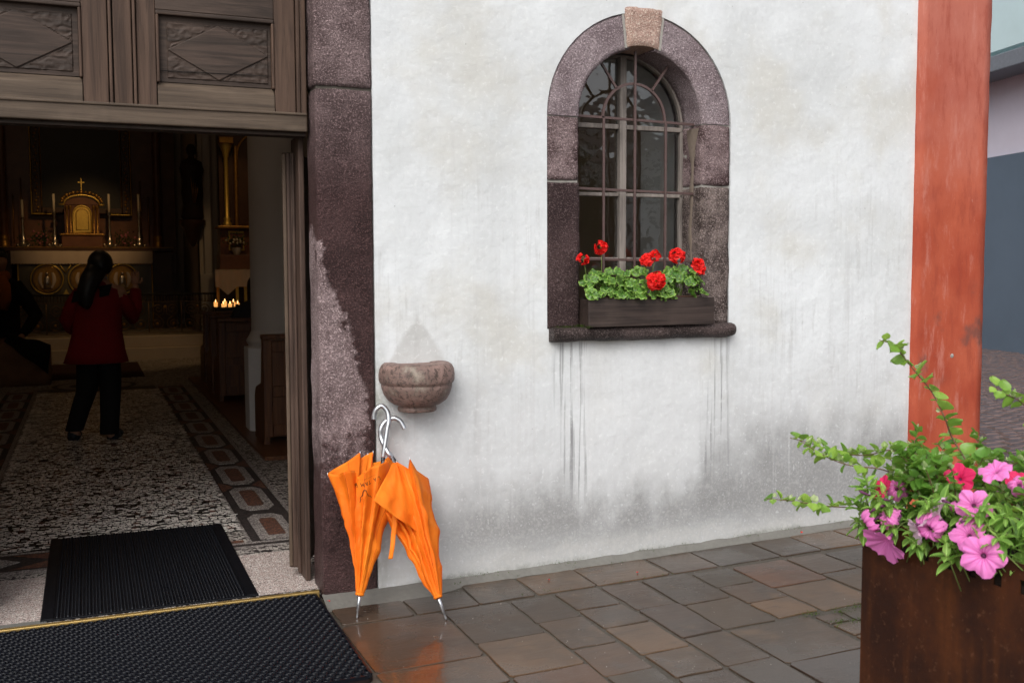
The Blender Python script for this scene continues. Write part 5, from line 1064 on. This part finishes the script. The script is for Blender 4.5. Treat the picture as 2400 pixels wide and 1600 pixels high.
for ch, (x, z), a in (('L', (-.046, .596), 200), ('A', (-.064, .591), 199), ('T', (-.091, .583), 198), ('A', (-.104, .578), 195), ('M', (-.120, .573), 192), ('B', (-.142, .568), 188)):
    ca, sa_ = cos(radians(a)), sin(radians(a))
    for st in G_[ch]: ribbon(m, [(x + (px * .8 * h) * ca - (pz * h) * sa_, z + (px * .8 * h) * sa_ + (pz * h) * ca) for px, pz in st], .0017)
m.build('lettering', INK, u1)
m = MB(); R = random.Random(2)   # tiny unreadable second line
for k in range(13): x, z = -.062 - k * .0062, .604 - k * .0014; ribbon(m, [(x, z), (x + .001, z - .0035)], .0009); ribbon(m, [(x, z), (x - .002, z - .0005)], .0006)
m.build('small_lettering', INK, u1)
m = MB(); lg = [(-.136, .489), (-.133, .500), (-.134, .508), (-.126, .521), (-.1235, .535), (-.121, .5445), (-.1165, .5465), (-.112, .544), (-.1085, .533), (-.1005, .518), (-.089, .5155), (-.084, .505)]
ribbon(m, lg, .0021); ribbon(m, [(-.134, .508), (-.129, .5045)], .0012); ribbon(m, [(-.1235, .535), (-.119, .541), (-.112, .540)], .0009); m.build('printed_emblem', INK, u1)

# ================================================================== WINDOW BOX WITH GERANIUMS
bx = thing('window_box', 'long wet wooden flower box resting on the stone sill of the arched window', 'flower box', (1.38, -.01, 1.212))
X0, X1, Y0, Y1, Z0, Z1 = 1.036, 1.752, -.088, .070, 1.213, 1.350
m = MB(); m.box(X0, X1, Y0, Y0 + .016, Z0, Z1); m.build('front_board', BOXW, bx, bevel=.002)
m = MB(); m.box(X0, X1 - .03, Y1 - .016, Y1, Z0, Z1); m.build('back_board', BOXW, bx, bevel=.002)
m = MB(); m.box(X0 + .002, X0 + .018, Y0 + .017, Y1 - .017, Z0, Z1 - .003); m.build('end_board', BOXW, bx, bevel=.002); m = MB(); m.box(X1 - .050, X1 - .034, Y0 + .017, Y1 - .017, Z0, Z1 - .003); m.build('end_board', BOXW, bx, bevel=.002)
m = MB(); m.box(X0 + .02, X1 - .055, Y0 + .02, Y1 - .02, Z0 + .01, Z1 - .012); m.build('soil', SOIL, bx)
LIN = simple('brown_plastic_liner', (.07, .035, .028), .35)
m = MB(); a0, a1, b0, b1 = X0 + .045, X1 - .06, Y0 + .024, Y1 - .024; z = Z1 + .004
m.tube([(a0, b1, z), (a0, b0 + .02, z), (a0 + .02, b0, z), (a1 - .02, b0, z), (a1, b0 + .02, z), (a1, b1, z)], .0055, 8); m.build('liner_rim', LIN, bx)
def mesh_gleaf():
    m = MB(); m.smooth = True; n = 28
    rings = [(.0, 0), (.25, .004), (.5, .005), (.75, .0035), (.93, .004), (1., .002)]; vs = []
    for r, z in rings:
        for k in range(n):
            a = 2 * pi * k / n + .12; notch = 1 - .62 * max(0, 1 - abs((a + pi) % (2 * pi) - pi) / .30) ** 1.0
            sc = (1 + .055 * cos(a * 7) + .03 * cos(a * 21)) * notch; rr = .0265 * r * (sc if r > .6 else 1 + (sc - 1) * r); vs.append((rr * cos(a), rr * sin(a), z + .0045 * r * cos(a * 7) * r + .003 * r * sin(a * 3)))
    m.add(vs, [(i * n + k, i * n + (k + 1) % n, (i + 1) * n + (k + 1) % n, (i + 1) * n + k) for i in range(len(rings) - 1) for k in range(n)]); return m.mesh('geranium_leaf', GLEAF)
GLM = mesh_gleaf()
def mesh_floret():
    m = MB(); m.smooth = True
    for k in range(5):
        a = k * 2 * pi / 5 + .3; c, s = cos(a), sin(a)
        def f(u, v): w = .0070 * sin(pi * min(1, v * .78 + .12)) * (2 * u - 1); r = .0165 * v; z = .004 * v - .005 * v * v + .002 * cos(u * 6); return (r * c - w * s, r * s + w * c, z)
        m.grid(f, 4, 5)
    return m.mesh('geranium_floret', REDP)
FLM = mesh_floret()
def look(d, roll=0): return (Vector(d).normalized().to_track_quat('Z', 'Y') @ __import__('mathutils').Quaternion((0, 0, 1), roll)).to_euler()
def geranium(lab, c, spread, nl, heads, seed):
    R = random.Random(seed); t = thing('geranium', lab, 'geranium', c, 'red geraniums in the window box'); C0 = Vector(c)
    for k in range(nl):
        dx = R.uniform(-1, 1); dy = R.uniform(-1, .75); h = R.random(); top = 1 - dx * dx * .55
        p = C0 + Vector((dx * spread, -.012 + dy * .072, .012 + (.015 + .125 * top) * (h ** .8))); n = Vector((dx * .6 + R.gauss(0, .45), -.75 + dy * .25 + R.gauss(0, .4), .75 + R.gauss(0, .4)))
        if p.z < Z1 + .03 and p.y > Y0 + .015: p.y = Y0 - .01 + R.uniform(-.012, .01)
        link('leaf', GLM, t, loc=p, rot=look(n, R.uniform(0, 6.3)), scale=R.uniform(.7, 1.35))
    ms_ = MB()
    for k in range(9): q = C0 + Vector((R.uniform(-.7, .7) * spread, R.uniform(-.03, .03), .10)); ms_.tube([C0 + Vector((R.uniform(-.3, .3) * spread, 0, 0)), q], .0025, 5)
    for (hx, hy, hz, rad, nf) in heads:
        H = Vector((hx, hy, hz)); b = Vector((hx * .7 + C0.x * .3, -.02, C0.z + .05)); ms_.tube([b, b.lerp(H, .6) + Vector((.004, 0, .004)), H], .0019, 5)
        hd = bpy.data.objects.new('flower_head', None); COL.objects.link(hd); hd.parent = t; hd.matrix_parent_inverse = Matrix.Translation(-WL[t.name]); hd.location = H; WL[hd.name] = H
        for j in range(int(nf * .75)):
            d = Vector((R.gauss(0, 1), R.gauss(-.55, .8), R.gauss(.25, .8))).normalized(); link('floret', FLM, hd, loc=H + Vector((d.x * rad * 1.12, d.y * rad * .8, d.z * rad)) * 1.0, rot=look(d + Vector((R.gauss(0, .2), 0, R.gauss(0, .2))), R.uniform(0, 6)), scale=R.uniform(1.1, 1.75))
        for j in range(4): d = Vector((R.gauss(0, .5), R.gauss(0, .5), 1)).normalized(); ms_.tube([H, H + d * rad * .6], .0013, 4)
    ms_.build('stems', STEMG, t); return t
geranium('geranium at the left end of the window box with one tall red bloom', (1.165, -.02, 1.345), .125, 58, [(1.019, -.06, 1.545, .020, 9), (1.123, -.05, 1.594, .026, 15)], 31)
geranium('geranium in the middle of the window box with the largest red bloom hanging low', (1.36, -.02, 1.345), .095, 28, [(1.378, -.05, 1.540, .024, 11), (1.425, -.05, 1.556, .019, 8), (1.385, -.125, 1.437, .040, 34)], 32)
geranium('geranium at the right end of the window box with two red blooms', (1.56, -.02, 1.345), .145, 66, [(1.552, -.05, 1.558, .031, 20), (1.672, -.055, 1.519, .019, 9), (1.684, -.055, 1.488, .013, 5)], 33)
m = MB(); R = random.Random(4)   # moss tufts on the sill and along the wall foot
def tuft(cx, cy, cz, w, n):
    for k in range(n):
        p = Vector((cx + R.gauss(0, w), cy + R.gauss(0, w * .5), cz + R.uniform(-.003, .006))); d = Vector((R.gauss(0, .6), R.gauss(-.3, .6), 1)).normalized() * R.uniform(.004, .012); s = d.orthogonal().normalized() * .002; m.add([p - s, p + s, p + d], [(0, 1, 2)])
tuft(1.02, -.035, 1.215, .018, 260); tuft(.93, -.045, 1.212, .03, 160); tuft(1.03, -.09, 1.21, .01, 80)
for x in (.5, .95, 1.4, 1.62, 2.0, 2.3, 2.62, 2.9): tuft(x, -.02, GZ(x) + .03, .05, 60)
for x, y in ((1.59, -1.08), (1.72, -1.22), (1.63, -1.21), (1.85, -1.09), (1.73, -1.1)): tuft(x, y, GZ(x) + .002, .035, 170)
for k in range(60): tuft(R.uniform(.3, 2.6), R.choice([-.34, -.34, -.07]) , GZ(1.2) + .002, .01, 4)
m.build('moss', MOSS, kind='stuff')

# fallen petals and grit
PM = MB(); PM.smooth = True; PM.grid(lambda u, v: ((u - .5) * .016 * sin(pi * (v * .8 + .1)), (v - .5) * .018, .003 * cos(u * 5) + .002), 4, 4); PM = PM.mesh('petal', REDP)
for i, (x, y, z, lab) in enumerate(((-.243, -.045, .012, 'red petal fallen at the foot of the dark stone jamb'), (.79, -.16, .018, 'red petal on the second flagstone along the wall'), (1.22, -.25, .027, 'red petal lying on the flagstone below the window'), (2.35, -.055, .06, 'red petal at the wall foot near the planter'))):
    o = link('fallen_petal', PM, loc=(x, y, z + .002), rot=(R.uniform(-.2, .2), R.uniform(-.2, .2), R.uniform(0, 6)), scale=.75); tag(o, lab, 'petal', 'fallen red petals')
m = MB()
for k in range(170):
    x, y = R.uniform(-.25, 3.0), R.uniform(-1.9, -.08); z = GZ(x) + .001; s = R.uniform(.001, .0024); m.add([(x - s, y - s, z), (x + s, y - s * .7, z), (x + s * .8, y + s, z), (x, y, z + s * 1.2)], [(0, 1, 3), (1, 2, 3), (2, 0, 3)])
m.build('grit', simple('pale_grit', (.45, .42, .38), .8), kind='stuff')

# ================================================================== PLANTER
pl = thing('planter', 'tall rusty steel planter box with square holes below its rim', 'planter', (1.05, -3.1, 0))
PX0, PX1, PY0, PY1, PH = .665, 1.28, -3.50, -2.42, .852
# front sheet with square holes
m = MB(); hs_, hz0, hz1 = .024, .785, .817; ys = [PY1]; holes = []; y = PY1 - .062
while y > PY0 + .05: holes.append((y, y - hs_)); y -= .0715
for x in (PX0, PX0 + .005):
    def quad(a, b, c, d): m.add([(x, a, c), (x, b, c), (x, b, d), (x, a, d)], [(0, 1, 2, 3)])
    quad(PY1, PY0, -.02, hz0); quad(PY1, PY0, hz1, PH); prev = PY1
    for a, b in holes: quad(prev, a, hz0, hz1); prev = b
    quad(prev, PY0, hz0, hz1)
for a, b in holes:
    for (p, q) in (((a, hz0), (b, hz0)), ((b, hz0), (b, hz1)), ((b, hz1), (a, hz1)), ((a, hz1), (a, hz0))): m.add([(PX0, p[0], p[1]), (PX0, q[0], q[1]), (PX0 + .005, q[0], q[1]), (PX0 + .005, p[0], p[1])], [(0, 1, 2, 3)])
m.add([(PX0, PY1, PH), (PX0, PY0, PH), (PX0 + .005, PY0, PH), (PX0 + .005, PY1, PH)], [(0, 1, 2, 3)])
m.build('side_sheet', CORTEN, pl)
for a in ((PX0 + .0002, PX1, PY1 - .0048, PY1 - .0002), (PX0 + .0002, PX1, PY0 + .0002, PY0 + .005), (PX1 - .005, PX1, PY0, PY1)): m = MB(); m.box(*a, -.02, PH - .0003); m.build('side_sheet', CORTEN, pl)
m = MB(); m.box(PX0 + .012, PX1 - .01, PY0 + .01, PY1 - .012, .3, .80); m.build('soil', SOIL, pl)
# petunias
def mesh_petunia(mt, name, fold=0.):
    m = MB(); m.smooth = True; n = 60; prof = [(.0026, -.040), (.0032, -.028), (.0045, -.018), (.0068, -.009), (.011, -.003), (.018, .0008), (.027, .002), (.036, .0005), (.043, -.0035)]; vs = []
    for i, (r, z) in enumerate(prof):
        t = max(0, (i - 3) / 5)
        for k in range(n):
            a = 2 * pi * k / n; lob = 1 + t * (.10 * cos(5 * a) - .055 * (1 - abs(cos(2.5 * a))) ** 4 * 2.2 + .018 * cos(17 * a + 1) + .01 * cos(29 * a)); zz = z + t * (.0035 * cos(10 * a + 1) + .0025 * cos(17 * a)) - fold * t * t * .020
            rr = r * lob * (1 - fold * .35 * t); vs.append((rr * cos(a), rr * sin(a), zz))
    m.add(vs, [(i * n + k, i * n + (k + 1) % n, (i + 1) * n + (k + 1) % n, (i + 1) * n + k) for i in range(len(prof) - 1) for k in range(n)])
    return m.mesh(name, mt)
PT = {('pink', 0): mesh_petunia(PINK, 'petunia_open'), ('pink', 1): mesh_petunia(PINK, 'petunia_folded', 1.), ('pink', -1): mesh_petunia(PINK, 'petunia_cup', -1.1), ('mag', 0): mesh_petunia(MAG, 'petunia_magenta'), ('mag', -1): mesh_petunia(MAG, 'petunia_magenta_cup', -1.), ('pale', -1): mesh_petunia(PALEP, 'petunia_pale', -1.)}
def mesh_leaf(name, mt, L, W, curl, tip=1.):
    m = MB(); m.smooth = True
    def f(u, v): w = W * (sin(pi * v ** .85) ** .8 if 0 < v < 1 else .02) * (2 * u - 1); return (w, L * v, -curl * L * v * v + abs(2 * u - 1) * W * .35)
    m.grid(f, 4, 7); return m.mesh(name, mt)
PLM = mesh_leaf('petunia_leaf', PLEAF, .050, .0125, .35); VLM = mesh_leaf('vine_leaf', VLEAF, .030, .0165, .25); VYM = mesh_leaf('young_leaf', VLEAFY, .017, .0075, -.3)
R = random.Random(77)
def petplant(lab, c, sx, sy, h, nl, flowers, seed):
    R = random.Random(seed); t = thing('petunia_plant', lab, 'petunia', c, 'petunias in the rusty planter'); C0 = Vector(c); st = MB()
    for k in range(nl // 7):
        b = C0 + Vector((R.uniform(-1.25, .8) * sx, R.uniform(-1, 1) * sy, R.uniform(-.12, 1) * h)); ax = Vector((R.gauss(-.5, .5), R.gauss(-.1, .6), R.uniform(.1, 1))).normalized()
        st.tube([b - ax * .05 - Vector((0, 0, .03)), b, b + ax * .03], .0016, 5); e1 = ax.orthogonal().normalized(); e2 = ax.cross(e1)
        for j in range(7):
            a = j * 2.4; d = (e1 * cos(a) + e2 * sin(a)) + ax * (.3 + .12 * j); d.normalize(); q = d.to_track_quat('Y', 'Z'); link('leaf', PLM, t, loc=b + ax * (j * .005 - .01), rot=q.to_euler(), scale=R.uniform(.45, .95) * (1.15 - j * .07))
    for (x, y, z, d, kind, fold, s) in flowers:
        p = Vector((x, y, z)); d = Vector(d).normalized(); o = link('flower', PT[(kind, fold)], t, loc=p, rot=look(d, R.uniform(0, 6)), scale=s)
        st.tube([p - d * .045 * s, p - d * .075 * s - Vector((0, 0, .004)), p - d * .10 + Vector((.02, .01, -.02))], .0017, 5)
    st.build('stems', STEMG, t, kind='stuff')
    for k in range(9):
        p = C0 + Vector((R.uniform(-1.3, .6) * sx, R.uniform(-1, 1) * sy, R.uniform(.25, 1.15) * h)); d = Vector((R.gauss(-.7, .5), R.gauss(0, .6), R.uniform(-.3, .9))).normalized(); L_ = R.uniform(.018, .034); m = MB(); m.tube([p, p + d * L_ * .35, p + d * L_ * .8, p + d * L_], [.0022, .0026, .0042, .0008], 7); m.build('bud', STEMP, t)
    for (x, y, z, d, kind, fold, s) in flowers: m = MB(); p = Vector((x, y, z)); d = Vector(d).normalized(); m.tube([p - d * .016 * s, p - d * .030 * s, p - d * .047 * s], [.0058 * s, .0038 * s, .0028 * s], 8); m.build('flower_tube', STEMP, t)
    return t
toC = Vector((-1.85, -1.65, .62)).normalized()
petplant('petunia plant at the far corner of the planter with drooping pink trumpets', (.71, -2.55, .835), .085, .11, .10, 280,
    [(.612, -2.565, .822, (-.9, -.1, -.7), 'pink', -1, .92), (.630, -2.535, .882, (-.6, .1, .35), 'pink', 1, 1.05), (.600, -2.500, .850, (-.75, .5, -.6), 'pink', 1, 1.05), (.665, -2.495, .935, (-.5, .1, .25), 'mag', -1, .55), (.690, -2.515, .940, (-.4, -.5, .45), 'pink', 1, .95), (.80, -2.52, .985, (-.4, -.5, .5), 'mag', -1, .6)], 51)
petplant('petunia plant in the middle of the planter side with open pink blooms over the rim', (.72, -2.74, .835), .09, .11, .11, 280,
    [(.600, -2.870, .866, (-.80, -.60, .22), 'pink', 0, 1.06), (.622, -2.808, .897, (-.75, -.45, .55), 'pink', 0, .90), (.655, -2.790, .955, (-.62, -.55, .15), 'pink', 0, .88), (.606, -2.700, .880, (-.9, -.3, -.3), 'pink', 1, 1.25), (.635, -2.700, .915, (-.5, .5, .6), 'pale', -1, .8), (.615, -2.665, .872, (-.7, .3, -.3), 'pale', -1, .55), (.70, -2.70, .945, (-.3, .2, .8), 'pink', 1, .8), (.79, -2.62, .975, (-.6, -.5, .4), 'mag', -1, .6)], 52)
petplant('petunia plant nearest the photographer with pink blooms at the right edge', (.80, -2.98, .835), .14, .16, .13, 290,
    [(.745, -2.765, 1.025, (-.5, -.1, .75), 'pink', 0, .85), (.755, -2.825, 1.005, (-.6, -.5, .5), 'pink', 1, .85), (.70, -2.93, .965, (-.7, -.4, .2), 'pink', -1, .45), (.84, -2.75, .985, (-.4, -.4, .7), 'mag', -1, .5), (.72, -3.02, .99, (-.6, -.4, .5), 'pink', 1, .9), (.66, -3.1, .9, (-.8, -.2, .3), 'mag', 0, .9)], 53)
# trailing round leaved vine
vine = thing('trailing_vine', 'trailing small round leaved shrub with long arching shoots above the planter', 'vine', (.88, -2.62, .82), )
def spline(P, k=8):
    P = [Vector(p) for p in P]; out = [P[0]]
    for i in range(len(P) - 1):
        p0, p1, p2, p3 = P[max(i - 1, 0)], P[i], P[i + 1], P[min(i + 2, len(P) - 1)]
        for j in range(1, k + 1): s = j / k; out.append(.5 * ((2 * p1) + (p2 - p0) * s + (2 * p0 - 5 * p1 + 4 * p2 - p3) * s * s + (3 * p1 - p0 - 3 * p2 + p3) * s ** 3))
    return out
vm = MB(); nleaf = [0]; extra = MB(); extra.smooth = True
def shoot(P, r=.0022, step=.014, ls=1.0, tipyoung=True):
    S = spline(P); vm.tube(S, [r * (1 - .55 * (1 - i / len(S))) for i in range(len(S))] if True else r, 6)
    acc = 0; side_ = 1
    for i in range(1, len(S)):
        acc += (S[i] - S[i - 1]).length
        if acc < step: continue
        acc = 0; t = (S[i - 1] - S[i]).normalized()
        for sgn in (1, -1):
            a = R.uniform(0, 6.3); e = t.orthogonal().normalized(); f2 = t.cross(e); d = (e * cos(a) + f2 * sin(a)) * sgn + t * .35 + Vector((0, 0, .25)); d.normalize(); s = ls * R.uniform(.6, 1.15) * (.75 + .35 * min(1, i / 8))
            base = S[i] + d * .004
            if nleaf[0] < 298: link('leaf', VLM, vine, loc=base, rot=(d.to_track_quat('Y', 'Z') @ __import__('mathutils').Quaternion((0, 1, 0), R.uniform(-.8, .8))).to_euler(), scale=s); nleaf[0] += 1
            else:
                q = d.to_track_quat('Y', 'Z') @ __import__('mathutils').Quaternion((0, 1, 0), R.uniform(-.8, .8)); extra.add([base + q @ (Vector(v.co) * s) for v in VLM.vertices], [tuple(p.vertices) for p in VLM.polygons])
        if R.random() < .45:
            d = (Vector((R.gauss(0, 1), R.gauss(0, 1), .8))).normalized(); link('young_leaf', VYM, vine, loc=S[i] + d * .006, rot=d.to_track_quat('Y', 'Z').to_euler(), scale=R.uniform(.7, 1.3))
            d2 = (d + Vector((R.gauss(0, .5), R.gauss(0, .5), 0))).normalized(); link('young_leaf', VYM, vine, loc=S[i] + d * .006, rot=d2.to_track_quat('Y', 'X').to_euler(), scale=R.uniform(.6, 1.1))
shoot([(.679, -2.45, 1.312), (.715, -2.45, 1.302), (.741, -2.45, 1.285), (.798, -2.45, 1.229), (.84, -2.47, 1.172), (.857, -2.5, 1.106), (.889, -2.5, 1.046), (.90, -2.58, .95)], step=.021, ls=1.12)
shoot([(.52, -2.3, 1.046), (.575, -2.33, 1.03), (.637, -2.36, 1.007), (.69, -2.4, 1.004), (.746, -2.45, 1.02), (.80, -2.52, .97), (.85, -2.6, .88)], step=.013)
shoot([(.509, -2.35, 1.049), (.578, -2.38, 1.003), (.647, -2.4, .978), (.718, -2.45, .967), (.80, -2.55, .90)], step=.014)
shoot([(.401, -2.36, .905), (.468, -2.38, .897), (.564, -2.4, .879), (.661, -2.42, .868), (.72, -2.47, .855), (.78, -2.55, .84)], step=.017)
shoot([(.896, -2.6, 1.206), (.935, -2.62, 1.178), (.976, -2.64, 1.151), (1.02, -2.7, 1.05), (1.02, -2.75, .9)], step=.016, ls=1.1)
base = Vector((.90, -2.62, .86)); nsh = 0
for k in range(46):
    tx, ty, tz = R.uniform(.64, 1.12), R.uniform(-2.95, -2.40), R.uniform(.97, 1.075)
    if tx < .72: ty = R.uniform(-2.62, -2.42); tz = min(tz, 1.04)
    T_ = Vector((tx, ty, tz)); b = Vector((.74 + (tx - .64) * .7, (ty - 2.62) / 2, .86)); mid_ = b.lerp(T_, .55) + Vector((R.gauss(0, .02), R.gauss(0, .02), .035)); shoot([T_, T_.lerp(mid_, .5) + Vector((0, 0, .008)), mid_, b], r=.0018, step=.0125, ls=R.uniform(.8, 1.05))
for k in range(44):
    b = Vector((R.uniform(.85, 1.22), R.uniform(-3.42, -2.55), .81)); T_ = b + Vector((R.gauss(0, .07), R.gauss(0, .07), R.uniform(.07, .17))); shoot([T_, T_.lerp(b, .5) + Vector((R.gauss(0, .015), R.gauss(0, .015), .02)), b], r=.0018, step=.016, ls=1.0)
extra.build('leaf_mass', VLEAF, vine, kind='stuff'); vm.build('stems', STEMB, vine)

# ================================================================== BUILDING BEYOND THE STREET
bd = thing('modern_building', 'modern building across the street with lilac wall, slate blue panel and glass balcony', 'building', (13.2, 8.9, 0))
dv = Vector((.223, .975, 0)); nv = Vector((-.975, .223, 0)); O = Vector((13.2, 8.9, 0))
def bq(name, mat, a0, a1, z0, z1, out=0., th=.2, bev=0):
    m = MB(); p = [O + dv * a + nv * o + Vector((0, 0, z)) for z in (z0, z1) for o in (out - th, out) for a in (a0, a1)]
    m.add(p, [(0, 1, 3, 2), (4, 6, 7, 5), (0, 4, 5, 1), (2, 3, 7, 6), (0, 2, 6, 4), (1, 5, 7, 3)]); return m.build(name, mat, bd, bevel=bev)
LIL = simple('lilac_render', (.78, .74, .84), .85, var=.12, scale=1.5); SLATE = simple('slate_blue_panel', (.13, .175, .23), .5, var=.15, scale=1.2); GREYM = simple('grey_metal_slab', (.20, .22, .25), .5); BGL = simple('turquoise_glass', (.62, .80, .82), .08, var=.1, scale=2); BFR = simple('brown_window_frame', (.20, .15, .13), .5)
bq('wall', LIL, -16, 6, 0, 12, 0, .4); bq('garage_panel', SLATE, -6, 6, .0, 3.35, .06, .05)
for a in (-5, -3.4, -1.8): bq('panel_joint', GREYM, a, a + .02, .02, 3.34, .066, .01)
bq('balcony_slab', GREYM, -8, 6, 4.62, 4.88, .6, .6, .02); bq('balcony_glass', BGL, -8, 6, 4.95, 6.4, .56, .02)
bq('balcony_rail', GREYM, -8, 6, 6.4, 6.45, .58, .06)
for a in (-7, -5.6, -4.2, -2.8, -1.4, 0, 1.4): bq('window_frame', BFR, a, a + .12, 4.9, 7.5, .08, .08); bq('window_pane', BGL, a + .14, a + 1.36, 4.95, 7.4, .02, .02)
# house across the square behind the photographer, mirrored in the window glass
hb = thing('opposite_house', 'white house across the square, mirrored faintly in the arched window glass', 'house', (12, -22, 0))
m = MB(); m.box(6, 27, -30, -22, 0, 5.2); m.build('wall', simple('white_house_render', (.85, .85, .85), .8, var=.05), hb); m = MB(); m.prism([(-31, 5.2), (-21.4, 5.2), (-26, 7)], 'x', 5.5, 27.5); m.build('roof', simple('dark_roof', (.06, .05, .05), .8), hb)
for k in range(6):
    for z in (.9, 3.2): m = MB(); m.box(7.5 + k * 3.2, 8.6 + k * 3.2, -22.0, -21.96, z, z + 1.3); m.build('window', simple('dark_pane', (.03, .035, .04), .1), hb)
tr_ = thing('tree', 'dark leafy tree across the square, mirrored in the lower left window panes', 'tree', (8.5, -15, 0)); R = random.Random(12)
m = MB(); m.tube([(8.5, -15, 0), (8.55, -15, 1.2), (8.4, -15.1, 2.6), (8.5, -15, 3.6)], [.16, .13, .10, .04], 8); m.build('trunk', STEMB, tr_); m = MB()
for k in range(2600):
    c = R.choice(((8.5, -15, 3.2, 1.0), (7.8, -15.2, 2.6, .6), (9.3, -14.8, 2.7, .65), (8.6, -14.6, 2.2, .5))); p = Vector((c[0] + R.gauss(0, .45) * c[3], c[1] + R.gauss(0, .45) * c[3], c[2] + R.gauss(0, .42) * c[3])); d = Vector((R.gauss(0, 1), R.gauss(0, 1), R.gauss(0, 1))).normalized(); s = d.orthogonal() * .05; m.add([p - d * .08, p + s, p + d * .08, p - s], [(0, 1, 2, 3)])
m.build('crown', simple('dark_tree_leaf', (.03, .05, .02), .6), tr_)
